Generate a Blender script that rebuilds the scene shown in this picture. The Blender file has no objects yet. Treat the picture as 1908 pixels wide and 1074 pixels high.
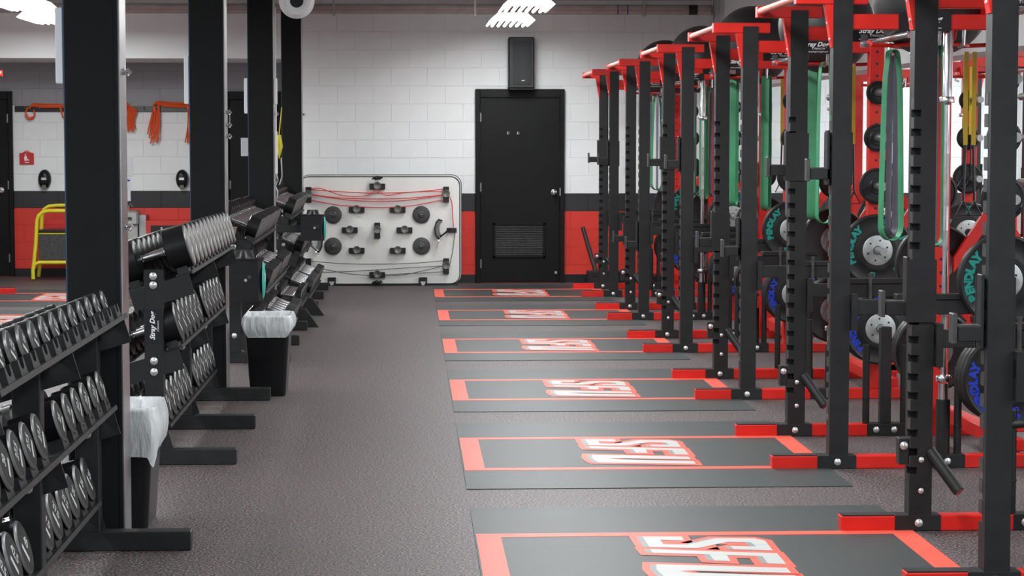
import bpy, bmesh, math, random
from mathutils import Vector, Matrix
random.seed(7)
S = bpy.context.scene
COL = S.collection
PI = math.pi

# ------------------------------------------------------------------ camera, world, lights, exposure
F = 4000.0                       # focal length in pixels of the 1908 x 1074 frame
YAW = math.atan(.04838); PITCH = math.atan(277 / F)
cam = bpy.data.cameras.new('camera'); cam.sensor_width = 36; cam.lens = 36 * F / 1908
cam.clip_start = .1; cam.clip_end = 200
co = bpy.data.objects.new('camera', cam); COL.objects.link(co)
CAMLOC = Vector((0, 0, 1.63))
fwd = Vector((math.cos(PITCH) * math.sin(YAW), math.cos(PITCH) * math.cos(YAW), -math.sin(PITCH)))
right = Vector((math.cos(YAW), -math.sin(YAW), 0)); up = right.cross(fwd)
co.matrix_world = Matrix.Translation(CAMLOC) @ Matrix((right, up, -fwd)).transposed().to_4x4()
S.camera = co
cam.dof.use_dof = True; cam.dof.focus_distance = 11; cam.dof.aperture_fstop = 22

w = bpy.data.worlds.new('world'); S.world = w; w.use_nodes = True
w.node_tree.nodes['Background'].inputs[0].default_value = (.75, .85, 1, 1)
w.node_tree.nodes['Background'].inputs[1].default_value = .5
S.view_settings.view_transform = 'Standard'; S.view_settings.look = 'None'
S.view_settings.gamma = 1; S.view_settings.use_curve_mapping = False
S.view_settings.exposure = 0.0
LAMP_W = 74.0
LAMP_X = (-3.65, 1.12, 5.9)
LAMP_Y = [22.6 - 2.62 * i for i in range(9)]
def lamp_light(x, y, z):
    l = bpy.data.lights.new('fixture_light', 'AREA'); l.shape = 'RECTANGLE'; l.size = .44; l.size_y = 1.15
    l.energy = LAMP_W; l.color = (.965, 1, 1.0)
    o = bpy.data.objects.new('fixture_light', l); COL.objects.link(o); o.location = (x, y, z)
for lx in LAMP_X:
    for ly in LAMP_Y: lamp_light(lx, ly, 2.845)

def P(px, py, y):                # where the ray through pixel (px, py) meets the plane at distance y
    d = fwd + right * ((px - 954) / F) + up * ((537 - py) / F)
    return CAMLOC + d * (y / d.y)

# ------------------------------------------------------------------ materials
def mat(name, col, rough=.5, metal=0, var=0, vscale=8, bump=0, bscale=60, spec=.5, emit=None, estr=0, alpha=None):
    m = bpy.data.materials.new(name); m.use_nodes = True
    nt = m.node_tree; b = nt.nodes['Principled BSDF']
    b.inputs['Base Color'].default_value = (*col, 1); b.inputs['Roughness'].default_value = rough
    b.inputs['Metallic'].default_value = metal; b.inputs['Specular IOR Level'].default_value = spec
    if emit:
        b.inputs['Emission Color'].default_value = (*emit, 1); b.inputs['Emission Strength'].default_value = estr
    tc = nt.nodes.new('ShaderNodeTexCoord')
    if var:
        n = nt.nodes.new('ShaderNodeTexNoise'); n.inputs['Scale'].default_value = vscale; n.inputs['Detail'].default_value = 6
        nt.links.new(tc.outputs['Object'], n.inputs['Vector'])
        r = nt.nodes.new('ShaderNodeMapRange'); r.inputs['From Min'].default_value = .3; r.inputs['From Max'].default_value = .7
        r.inputs['To Min'].default_value = 1 - var; r.inputs['To Max'].default_value = 1 + var
        nt.links.new(n.outputs['Fac'], r.inputs['Value'])
        mx = nt.nodes.new('ShaderNodeVectorMath'); mx.operation = 'SCALE'; mx.inputs[0].default_value = col
        nt.links.new(r.outputs['Result'], mx.inputs['Scale']); nt.links.new(mx.outputs['Vector'], b.inputs['Base Color'])
        r2 = nt.nodes.new('ShaderNodeMapRange'); r2.inputs['To Min'].default_value = max(.03, rough - .1); r2.inputs['To Max'].default_value = min(1, rough + .1)
        nt.links.new(n.outputs['Fac'], r2.inputs['Value']); nt.links.new(r2.outputs['Result'], b.inputs['Roughness'])
    if bump:
        n = nt.nodes.new('ShaderNodeTexNoise'); n.inputs['Scale'].default_value = bscale; n.inputs['Detail'].default_value = 4
        nt.links.new(tc.outputs['Object'], n.inputs['Vector'])
        bp = nt.nodes.new('ShaderNodeBump'); bp.inputs['Strength'].default_value = bump; bp.inputs['Distance'].default_value = .002
        nt.links.new(n.outputs['Fac'], bp.inputs['Height']); nt.links.new(bp.outputs['Normal'], b.inputs['Normal'])
    if alpha is not None: b.inputs['Alpha'].default_value = alpha
    return m

WHITE = mat('white_block_paint', (.80, .825, .835), .55, var=.03, vscale=3, bump=.25, bscale=90)
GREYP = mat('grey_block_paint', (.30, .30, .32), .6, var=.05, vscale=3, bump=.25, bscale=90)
BLACKW = mat('black_block_paint', (.017, .018, .021), .55, var=.1, bump=.3, bscale=90)
REDW = mat('red_block_paint', (.62, .030, .018), .5, var=.06, vscale=4, bump=.25, bscale=90)
JOINT = {WHITE: mat('white_joint', (.78, .79, .80), .7), GREYP: mat('grey_joint', (.26, .26, .28), .7),
         BLACKW: mat('black_joint', (.02, .02, .023), .7), REDW: mat('red_joint', (.62, .05, .035), .7)}
DRYW = mat('white_drywall', (.80, .82, .83), .8)
CEIL = mat('ceiling_deck', (.5, .5, .5), .8, var=.08)
BLK = mat('black_powder_coat', (.0115, .012, .013), .5, var=.2, vscale=14, bump=.35, bscale=300, spec=.38)
BLKW = mat('worn_black_steel', (.05, .05, .05), .5, metal=.3, var=.4, vscale=30)
BLKS = mat('satin_black_plastic', (.012, .012, .014), .28)
RUB = mat('black_rubber', (.009, .009, .010), .42, var=.15, vscale=20, spec=.4)
RUBF = mat('urethane_face', (.020, .020, .021), .65, var=.25, vscale=25, spec=.22)
GLOSS = mat('gloss_urethane_side', (.006, .006, .007), .36, spec=.3)
RIM = mat('polished_rim', (.10, .10, .102), .35, metal=.3)
FACEG = mat('lamp_sheen_face', (.17, .165, .16), .55, var=.15, vscale=25)  # paler than urethane_face: ceiling-lamp sheen painted into the heavy dumbbells' faces
PAD = mat('black_column_wrap', (.006, .0068, .0074), .6, var=.12, vscale=5, spec=.22)
RED = mat('red_powder_coat', (.60, .012, .006), .38, var=.1, vscale=10)
REDL = mat('pale_red_tube', (.72, .22, .17), .4, var=.15, vscale=30)  # paler, pinkish version of the rack red for the front pull-up bar
CHR = mat('chrome', (.72, .73, .75), .22, metal=1, var=.06, vscale=20)
STEEL = mat('brushed_steel', (.42, .42, .42), .38, metal=.9, var=.12, vscale=30)
ZINC = mat('zinc_bolt', (.75, .75, .74), .3, metal=.8)
HUB = mat('grey_hub', (.42, .44, .44), .42, metal=.6, var=.12, vscale=25)
ALU = mat('aluminium_panel', (.40, .39, .40), .33, metal=.9, var=.15, vscale=6)
BLUEE = mat('blue_edge', (.03, .07, .14), .4)
WPRINT = mat('white_print', (.80, .80, .80), .5)
GPRINT = mat('grey_print', (.46, .47, .47), .5)
TEAL = mat('teal_print', (.0, .23, .19), .5)
BLUEP = mat('blue_print', (.005, .03, .42), .5)
GREEN = mat('green_latex', (.045, .27, .125), .5, var=.12, vscale=12)
PURP = mat('grey_purple_latex', (.13, .12, .16), .5, var=.1, vscale=12)
YEL = mat('yellow_paint', (.66, .58, .02), .4, var=.08)
YSTRAP = mat('yellow_strap', (.55, .38, .03), .7)
ORNG = mat('orange_tubing', (.72, .085, .01), .35)
BOARD = mat('white_deck_laminate', (.70, .71, .69), .45, var=.04, vscale=3)
DISC = mat('dark_grey_disc', (.045, .047, .047), .5, var=.2, vscale=20)
PGREY = mat('grey_pulley_cap', (.13, .135, .12), .35, var=.2, vscale=10)
REDC = mat('red_cord', (.60, .03, .03), .5)
BLKC = mat('dark_cord', (.06, .07, .065), .6)
PAPER = mat('paper', (.74, .77, .82), .7)
PIPE = mat('pale_pipe_jacket', (.42, .39, .375), .6, var=.12, vscale=8)
PURPLE = mat('purple_band', (.06, .03, .25), .5)
TURQ = mat('turquoise_label', (.03, .42, .34), .4)
SIGNR = mat('red_sign', (.55, .015, .02), .4)
FOUNT = mat('fountain_steel', (.42, .44, .42), .35, metal=.6)
DOORM = mat('black_door_paint', (.005, .0056, .006), .5, var=.15, vscale=6, spec=.2)
GRILL = mat('speaker_cloth', (.035, .038, .042), .8, bump=.4, bscale=500)
LAMPM = mat('lamp_tube', (1, 1, 1), .5, emit=(1, .99, .96), estr=14)
REFL = mat('lamp_reflector', (.85, .86, .88), .3, emit=(1, .99, .96), estr=1.2)
BRASSY = mat('tan_guide', (.33, .24, .15), .5)

def bag_mat():
    m = bpy.data.materials.new('clear_bin_liner'); m.use_nodes = True; nt = m.node_tree
    b = nt.nodes['Principled BSDF']; out = nt.nodes['Material Output']
    b.inputs['Base Color'].default_value = (.88, .92, .94, 1); b.inputs['Roughness'].default_value = .25
    tr = nt.nodes.new('ShaderNodeBsdfTransparent'); mx = nt.nodes.new('ShaderNodeMixShader')
    n = nt.nodes.new('ShaderNodeTexNoise'); n.inputs['Scale'].default_value = 16; n.inputs['Detail'].default_value = 6; n.inputs['Distortion'].default_value = 1.2
    tc = nt.nodes.new('ShaderNodeTexCoord'); mp = nt.nodes.new('ShaderNodeMapping'); mp.inputs['Scale'].default_value = (1, 1, .3)
    nt.links.new(tc.outputs['Object'], mp.inputs['Vector']); nt.links.new(mp.outputs['Vector'], n.inputs['Vector'])
    bp = nt.nodes.new('ShaderNodeBump'); bp.inputs['Strength'].default_value = .8; bp.inputs['Distance'].default_value = .02
    nt.links.new(n.outputs['Fac'], bp.inputs['Height']); nt.links.new(bp.outputs['Normal'], b.inputs['Normal'])
    r = nt.nodes.new('ShaderNodeMapRange'); r.inputs['From Min'].default_value = .3; r.inputs['From Max'].default_value = .7
    r.inputs['To Min'].default_value = .48; r.inputs['To Max'].default_value = .74
    nt.links.new(n.outputs['Fac'], r.inputs['Value']); nt.links.new(r.outputs['Result'], mx.inputs[0])
    nt.links.new(tr.outputs[0], mx.inputs[1]); nt.links.new(b.outputs[0], mx.inputs[2]); nt.links.new(mx.outputs[0], out.inputs[0])
    return m
BAG = bag_mat()

def floor_mat():
    m = bpy.data.materials.new('flecked_rubber_floor'); m.use_nodes = True; nt = m.node_tree; b = nt.nodes['Principled BSDF']
    tc = nt.nodes.new('ShaderNodeTexCoord')
    n = nt.nodes.new('ShaderNodeTexNoise'); n.inputs['Scale'].default_value = 95; n.inputs['Detail'].default_value = 3; n.inputs['Roughness'].default_value = .75
    nt.links.new(tc.outputs['Object'], n.inputs['Vector'])
    cr = nt.nodes.new('ShaderNodeValToRGB'); e = cr.color_ramp.elements
    e[0].position = .40; e[0].color = (.010, .009, .010, 1); e[1].position = .62; e[1].color = (.23, .21, .21, 1)
    k = e.new(.50); k.color = (.040, .033, .034, 1)
    nt.links.new(n.outputs['Fac'], cr.inputs['Fac'])
    n2 = nt.nodes.new('ShaderNodeTexNoise'); n2.inputs['Scale'].default_value = 75; n2.inputs['Detail'].default_value = 2
    nt.links.new(tc.outputs['Object'], n2.inputs['Vector'])
    r2 = nt.nodes.new('ShaderNodeMapRange'); r2.inputs['From Min'].default_value = .60; r2.inputs['From Max'].default_value = .68
    nt.links.new(n2.outputs['Fac'], r2.inputs['Value'])
    mx = nt.nodes.new('ShaderNodeMix'); mx.data_type = 'RGBA'; mx.inputs[7].default_value = (.20, .05, .06, 1)
    nt.links.new(r2.outputs['Result'], mx.inputs[0]); nt.links.new(cr.outputs['Color'], mx.inputs[6])
    nt.links.new(mx.outputs[2], b.inputs['Base Color'])
    b.inputs['Roughness'].default_value = .55; b.inputs['Specular IOR Level'].default_value = .33
    bp = nt.nodes.new('ShaderNodeBump'); bp.inputs['Strength'].default_value = .3; bp.inputs['Distance'].default_value = .002
    nt.links.new(n.outputs['Fac'], bp.inputs['Height']); nt.links.new(bp.outputs['Normal'], b.inputs['Normal'])
    return m
FLOORM = floor_mat()

def matmat(name, col, rough=.42):
    m = bpy.data.materials.new(name); m.use_nodes = True; nt = m.node_tree; b = nt.nodes['Principled BSDF']
    tc = nt.nodes.new('ShaderNodeTexCoord'); mp = nt.nodes.new('ShaderNodeMapping'); mp.inputs['Scale'].default_value = (1.2, 30, 1)
    nt.links.new(tc.outputs['Object'], mp.inputs['Vector'])
    n = nt.nodes.new('ShaderNodeTexNoise'); n.inputs['Scale'].default_value = 2; n.inputs['Detail'].default_value = 8
    nt.links.new(mp.outputs['Vector'], n.inputs['Vector'])
    r = nt.nodes.new('ShaderNodeMapRange'); r.inputs['To Min'].default_value = .75; r.inputs['To Max'].default_value = 1.25
    nt.links.new(n.outputs['Fac'], r.inputs['Value'])
    mx = nt.nodes.new('ShaderNodeVectorMath'); mx.operation = 'SCALE'; mx.inputs[0].default_value = col
    nt.links.new(r.outputs['Result'], mx.inputs['Scale']); nt.links.new(mx.outputs['Vector'], b.inputs['Base Color'])
    b.inputs['Roughness'].default_value = rough; b.inputs['Specular IOR Level'].default_value = .38
    return m
MATG = matmat('platform_rubber', (.030, .0355, .036), .52)
MATR = matmat('platform_red_print', (.66, .085, .05), .5)
MATW = matmat('platform_white_print', (.40, .41, .40), .5)
MATS = matmat('platform_grey_print', (.20, .21, .21), .5)

# ------------------------------------------------------------------ mesh helpers
class MB:
    def __init__(s): s.v = []; s.f = []
    def add(s, vs, fs):
        n = len(s.v); s.v += [tuple(v) for v in vs]; s.f += [tuple(n + i for i in f) for f in fs]; return s
    def box(s, x0, x1, y0, y1, z0, z1, bev=0):
        if x0 > x1: x0, x1 = x1, x0
        if y0 > y1: y0, y1 = y1, y0
        if z0 > z1: z0, z1 = z1, z0
        if not bev:
            v = [(x, y, z) for x in (x0, x1) for y in (y0, y1) for z in (z0, z1)]
            return s.add(v, [(0, 1, 3, 2), (4, 6, 7, 5), (0, 4, 5, 1), (2, 3, 7, 6), (0, 2, 6, 4), (1, 5, 7, 3)])
        bm = bmesh.new(); b = bev
        for x, sx in ((x0, 1), (x1, -1)):
            for y, sy in ((y0, 1), (y1, -1)):
                for z, sz in ((z0, 1), (z1, -1)):
                    bm.verts.new((x + sx * b, y + sy * b, z)); bm.verts.new((x + sx * b, y, z + sz * b)); bm.verts.new((x, y + sy * b, z + sz * b))
        bmesh.ops.convex_hull(bm, input=bm.verts)
        bmesh.ops.dissolve_limit(bm, angle_limit=.01, verts=bm.verts, edges=bm.edges)
        bm.verts.index_update()
        s.add([v.co[:] for v in bm.verts], [[v.index for v in f.verts] for f in bm.faces]); bm.free(); return s
    def obox(s, c, ax, ay, az):   # oriented box: centre and three half-vectors
        c, ax, ay, az = map(Vector, (c, ax, ay, az))
        v = [c + ax * i + ay * j + az * k for i in (-1, 1) for j in (-1, 1) for k in (-1, 1)]
        return s.add(v, [(0, 1, 3, 2), (4, 6, 7, 5), (0, 4, 5, 1), (2, 3, 7, 6), (0, 2, 6, 4), (1, 5, 7, 3)])
    def tube(s, path, r, n=8, caps=True, r2=None):
        path = [Vector(p) for p in path]; rings = []; prev = None
        for i, p in enumerate(path):
            t = (path[min(i + 1, len(path) - 1)] - path[max(i - 1, 0)]).normalized()
            if prev is None:
                a = t.cross(Vector((0, 0, 1)));
                if a.length < .05: a = t.cross(Vector((0, 1, 0)))
                a.normalize()
            else:
                a = (prev - t * prev.dot(t)).normalized()
            prev = a; b = t.cross(a)
            rr = r if r2 is None else r + (r2 - r) * i / (len(path) - 1)
            rings.append([p + (a * math.cos(q * 2 * PI / n) + b * math.sin(q * 2 * PI / n)) * rr for q in range(n)])
        v = [x for rg in rings for x in rg]; f = []
        for i in range(len(rings) - 1):
            for q in range(n):
                f.append((i * n + q, i * n + (q + 1) % n, (i + 1) * n + (q + 1) % n, (i + 1) * n + q))
        if caps:
            f.append(tuple(reversed(range(n)))); f.append(tuple((len(rings) - 1) * n + q for q in range(n)))
        return s.add(v, f)
    def lathe(s, prof, axis='x', n=20, c=(0, 0, 0), caps=True):  # prof: (pos along axis, radius)
        v = []; f = []; cx, cy, cz = c
        for (a, r) in prof:
            for q in range(n):
                u, w_ = r * math.cos(2 * PI * q / n), r * math.sin(2 * PI * q / n)
                v.append({'x': (cx + a, cy + u, cz + w_), 'y': (cx + w_, cy + a, cz + u), 'z': (cx + u, cy + w_, cz + a)}[axis])
        for i in range(len(prof) - 1):
            for q in range(n):
                f.append((i * n + q, i * n + (q + 1) % n, (i + 1) * n + (q + 1) % n, (i + 1) * n + q))
        if caps:
            f.append(tuple(reversed(range(n)))); f.append(tuple((len(prof) - 1) * n + q for q in range(n)))
        return s.add(v, f)
    def prism(s, poly, o, u, v_, d):     # polygon in the plane (o; u, v) extruded by vector d
        o, u, v_, d = map(Vector, (o, u, v_, d)); n = len(poly)
        a = [o + u * p[0] + v_ * p[1] for p in poly]
        return s.add(a + [p + d for p in a], [tuple(reversed(range(n))), tuple(range(n, 2 * n))] + [(i, (i + 1) % n, n + (i + 1) % n, n + i) for i in range(n)])
    def mesh(s, name='mesh', ang=35, m=None, flip=False):
        me = bpy.data.meshes.new(name); me.from_pydata(s.v, [], s.f)
        bm = bmesh.new(); bm.from_mesh(me); bmesh.ops.recalc_face_normals(bm, faces=bm.faces); bm.to_mesh(me); bm.free()
        me.polygons.foreach_set('use_smooth', [True] * len(me.polygons)); me.set_sharp_from_angle(angle=math.radians(ang))
        if m: me.materials.append(m)
        me.update(); return me

def ob(name, data, m=None, parent=None, loc=(0, 0, 0), rot=(0, 0, 0), ang=35, label=None, kind=None):
    if isinstance(data, MB): data = data.mesh(name, ang, m)
    elif m and not data.materials: data.materials.append(m)
    o = bpy.data.objects.new(name, data); COL.objects.link(o); o.location = loc; o.rotation_euler = rot
    if parent: o.parent = parent
    if label: o['label'] = label
    if kind: o['kind'] = kind
    return o
def thing(name, label, cat, loc=(0, 0, 0), rot=(0, 0, 0), group=None):
    o = bpy.data.objects.new(name, None); COL.objects.link(o); o.location = loc; o.rotation_euler = rot
    o.empty_display_size = .1; o['label'] = label; o['category'] = cat
    if group: o['group'] = group
    return o
def tag(o, label, cat, group=None):
    o['label'] = label; o['category'] = cat
    if group: o['group'] = group
    return o
KIDS = {}
def copy_tree(o, parent=None):
    c = o.copy(); COL.objects.link(c)
    if parent: c.parent = parent
    for ch in list(o.children): copy_tree(ch, c)
    return c
def struct(name, mb, m, parent=None, **k):
    return ob(name, mb, m, parent, kind='structure', **k)

# text as mesh data
_tc = {}
def text_geo(txt, size=1, shear=0, bold=0, sx=1):
    key = (txt, size, shear, bold, sx)
    if key in _tc: return _tc[key]
    c = bpy.data.curves.new('t', 'FONT'); c.body = txt; c.size = size; c.shear = shear; c.offset = bold; c.resolution_u = 2
    c.align_x = 'CENTER'; c.align_y = 'CENTER'
    o = bpy.data.objects.new('t', c); COL.objects.link(o); bpy.context.view_layer.update()
    dg = bpy.context.evaluated_depsgraph_get(); me = bpy.data.meshes.new_from_object(o.evaluated_get(dg))
    r = ([Vector((v.co.x * sx, v.co.y, 0)) for v in me.vertices], [tuple(p.vertices) for p in me.polygons])
    bpy.data.objects.remove(o); bpy.data.curves.remove(c); bpy.data.meshes.remove(me)
    _tc[key] = r; return r
def text_on(mb, txt, size, o, u, v, shear=0, bold=0, sx=1):
    vs, fs = text_geo(txt, size, shear, bold, sx); o, u, v = Vector(o), Vector(u), Vector(v)
    mb.add([o + u * p.x + v * p.y for p in vs], fs); return mb
def flat(mb, poly, o, u, v):
    o, u, v = Vector(o), Vector(u), Vector(v); mb.add([o + u * a + v * b for a, b in poly], [tuple(range(len(poly)))]); return mb
def flatmesh(mb, name, m):   # no normal recalculation problems for flat print
    me = bpy.data.meshes.new(name); me.from_pydata(mb.v, [], mb.f); me.materials.append(m); me.update(); return me
def shape_geo(polys, offset=0):
    c = bpy.data.curves.new('s', 'CURVE'); c.dimensions = '2D'; c.fill_mode = 'BOTH'; c.offset = offset
    for pl in polys:
        sp = c.splines.new('POLY'); sp.points.add(len(pl) - 1); sp.use_cyclic_u = True
        for i, (x, y) in enumerate(pl): sp.points[i].co = (x, y, 0, 1)
    o = bpy.data.objects.new('s', c); COL.objects.link(o); bpy.context.view_layer.update()
    dg = bpy.context.evaluated_depsgraph_get(); me = bpy.data.meshes.new_from_object(o.evaluated_get(dg))
    r = ([v.co.copy() for v in me.vertices], [tuple(p.vertices) for p in me.polygons])
    bpy.data.objects.remove(o); bpy.data.curves.remove(c); bpy.data.meshes.remove(me); return r

ORD = ['nearest', 'second nearest', 'third nearest', 'fourth nearest', 'fifth nearest', 'farthest']
NTH = ['first', 'second', 'third', 'fourth', 'fifth', 'sixth', 'seventh', 'eighth', 'ninth', 'tenth', 'eleventh', 'twelfth', 'thirteenth', 'fourteenth']
HS = .585
MID = [8.22, 11.086, 13.93, 16.915, 19.89, 22.74]       # middle of each station
NEAR = [m - HS for m in MID]      # near line of each lifting station
BW, AW = 24.4, 25.83                             # back wall and alcove wall distances

# ------------------------------------------------------------------ room shell
struct('floor', MB().box(-7, 9, 0.5, 27, -.05, 0), FLOORM)
struct('ceiling', MB().box(-7, 9, 0.5, 27, 3.42, 3.5), CEIL)
BHH, BLL = .2032, .4064
_bc = {}
def block_obj(parent, x0, x1, z0, z1, y, m):
    wd = round(x1 - x0, 3); hh = round(z1 - z0, 3); key = (wd, hh, m.name)
    if key not in _bc:
        g = .0011; d = .0045; b = .0018
        a = [(g, -d + .0, g), (wd - g, -d, g), (wd - g, -d, hh - g), (g, -d, hh - g)]
        f = [(g + b, -d - b, g + b), (wd - g - b, -d - b, g + b), (wd - g - b, -d - b, hh - g - b), (g + b, -d - b, hh - g - b)]
        k = [(g, 0, g), (wd - g, 0, g), (wd - g, 0, hh - g), (g, 0, hh - g)]
        mb = MB().add(a + f + k, [(4, 5, 6, 7)] + [(i, (i + 1) % 4, 4 + (i + 1) % 4, 4 + i) for i in range(4)] + [(8 + i, 8 + (i + 1) % 4, (i + 1) % 4, i) for i in range(4)])
        me = bpy.data.meshes.new('block'); me.from_pydata(mb.v, [], mb.f); me.materials.append(m); me.update(); _bc[key] = me
    o = bpy.data.objects.new('block', _bc[key]); COL.objects.link(o); o.location = (x0, y, z0 + random.uniform(-.0003, .0003)); o.parent = parent
def block_wall(name, x0, x1, y, ztop, holes, high=None, phase=0, top=True):
    wall = struct(name, MB().box(x0, x1, y, y + .15, 0, ztop), JOINT[WHITE])
    # coloured joint backing, one thin course-high strip per colour band
    for za, zb, m in ((0, 4 * BHH, REDW), (4 * BHH, 5 * BHH, BLACKW)):
        ob('painted_band', MB().box(x0, x1, y - .0025, y, za, zb), JOINT[m], wall)
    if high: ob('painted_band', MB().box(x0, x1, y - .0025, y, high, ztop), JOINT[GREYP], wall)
    r = 0
    while r * BHH < ztop - .01:
        z0 = r * BHH; z1 = min(z0 + BHH, ztop)
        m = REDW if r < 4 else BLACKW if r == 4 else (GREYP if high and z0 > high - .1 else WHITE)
        x = x0 - BLL + ((r + phase) % 2) * BLL / 2
        while x < x1:
            a, b = max(x, x0), min(x + BLL, x1)
            segs = [(a, b)]
            for (h0, h1, hz) in holes:
                if z0 < hz - .02:
                    ns = []
                    for (p, q) in segs:
                        if q <= h0 or p >= h1: ns.append((p, q)); continue
                        if p < h0: ns.append((p, h0))
                        if q > h1: ns.append((h1, q))
                    segs = ns
            for (p, q) in segs:
                if q - p > .02: block_obj(wall, p, q, z0, z1, y, m)
            x += BLL
        r += 1
    return wall
dl, dr = P(886, 400, BW).x, P(1051, 400, BW).x
DOORH = 2.20
wb = block_wall('wall_back', -1.2, 3.54, BW, 3.42, [(dl + .02, dr - .02, DOORH - .02)], phase=0)
block_wall('wall_back_side_room', 3.54, 7.0, BW, 2.65, [], phase=0)
d2l, d2r = P(421, 400, AW).x, P(421, 400, AW).x + 1.05
d3r = P(27, 400, AW).x
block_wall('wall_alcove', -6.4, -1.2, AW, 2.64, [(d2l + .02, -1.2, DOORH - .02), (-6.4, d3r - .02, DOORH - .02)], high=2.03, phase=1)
struct('wall_return', MB().box(-1.2, -1.05, BW + .15, AW + .1, 0, 2.55), DRYW)
struct('bulkhead', MB().box(-6.4, -1.2, BW, AW + .15, 2.54, 3.42), DRYW)
struct('wall_left', MB().box(-6.55, -6.4, .5, AW, 0, 3.42), DRYW)
struct('wall_right', MB().box(7.0, 7.15, .5, BW + .1, 0, 3.42), DRYW)
struct('bulkhead_right', MB().box(3.54, 3.78, 3, BW, 2.17, 3.42), DRYW)
struct('baseboard_back', MB().box(-1.2, dl, BW - .022, BW - .013, 0, .095, .002), BLKS)
struct('baseboard_back_right', MB().box(dr, 7, BW - .022, BW - .013, 0, .095, .002), BLKS)
struct('baseboard_alcove', MB().box(d3r, d2l, AW - .022, AW - .013, 0, .095, .002), BLKS)
# trim under the deck
struct('trim_1', MB().box(-6.4, 3.54, BW - .10, BW, 3.20, 3.30, .01), CEIL)

def make_door(name, x0, x1, y, hand, louver, handle):
    d = thing(name, '', 'door', (x0, y, 0)); del d['category']; del d['label']; d['kind'] = 'structure'
    W = x1 - x0; fr = .05
    ob('door_frame', MB().box(0, fr, -.06, .05, 0, DOORH, .004).box(W - fr, W, -.06, .05, 0, DOORH, .004).box(fr, W - fr, -.06, .05, DOORH - .095, DOORH, .004), DOORM, d)
    sl = ob('door_slab', MB().box(fr + .004, W - fr - .004, -.035, .01, .012, DOORH - .099, .003), DOORM, d)
    hx = fr + .004 if hand > 0 else W - fr - .004
    for z in (.22, 1.09, 1.88):
        ob('hinge', MB().lathe([(-.05, .009), (.05, .009)], 'z', 8, (hx, -.045, z)).box(hx - .004, hx + .012 * hand, -.042, -.034, z - .05, z + .05), STEEL, d)
    if handle == 'knob':
        kx = W - fr - .07 if hand > 0 else fr + .07
        ob('door_knob', MB().lathe([(0, .034), (-.012, .034), (-.016, .014), (-.045, .014), (-.055, .028), (-.072, .031), (-.085, .022), (-.088, .004)], 'y', 20, (kx, -.035, 1.03)), CHR, d)
        ob('strike_plate', MB().box(W - fr - .006, W - fr + .006, -.064, -.055, .99, 1.08), STEEL, d)
    else:
        kx = W - fr - .09
        ob('door_lever', MB().lathe([(0, .032), (-.012, .032), (-.014, .012), (-.05, .012)], 'y', 18, (kx, -.035, 1.03)).tube([(kx, -.085, 1.03), (kx - .05, -.088, 1.03), (kx - .12, -.085, 1.035)], .010), CHR, d)
    if louver:
        lx0, lx1, lz0, lz1 = .195, .795, .285, .685
        lf = ob('louver_frame', MB().box(lx0, lx1, -.052, -.035, lz0, lz0 + .03, .004).box(lx0, lx1, -.052, -.035, lz1 - .03, lz1, .004)
           .box(lx0, lx0 + .03, -.052, -.035, lz0, lz1, .004).box(lx1 - .03, lx1, -.052, -.035, lz0, lz1, .004), DOORM, d)
        ob('louver_backing', MB().box(lx0 + .03, lx1 - .03, -.037, -.0352, lz0 + .03, lz1 - .03), BLKS, d)
        n = 17
        for i in range(n):
            z = lz0 + .04 + (lz1 - lz0 - .08) * i / (n - 1)
            ob('louver_slat', MB().obox((W * 0 + (lx0 + lx1) / 2, -.043, z), ((lx1 - lx0) / 2 - .03, 0, 0), (0, .0065, .006), (0, -.0008, .0009)), BLKW, lf)
        for hxx in (.37, .485):
            ob('coat_hook', MB().box(hxx - .012, hxx + .012, -.04, -.035, 1.685, 1.72, .002).tube([(hxx, -.04, 1.70), (hxx, -.07, 1.685), (hxx, -.075, 1.705)], .006).lathe([(-.008, .004), (0, .009), (.008, .004)], 'z', 8, (hxx, -.075, 1.71)), CHR, d)
        ob('floor_stop', MB().lathe([(0, .012), (-.05, .012), (-.055, .016), (-.07, .016)], 'y', 10, (W - .1, -.035, .12)), STEEL, d)
    return d
make_door('door_1', dl, dr, BW, 1, True, 'knob')
make_door('door_2', d2l, d2r, AW, 1, False, 'knob')
make_door('door_3', d3r - 1.0, d3r, AW, -1, False, 'lever') 

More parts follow.
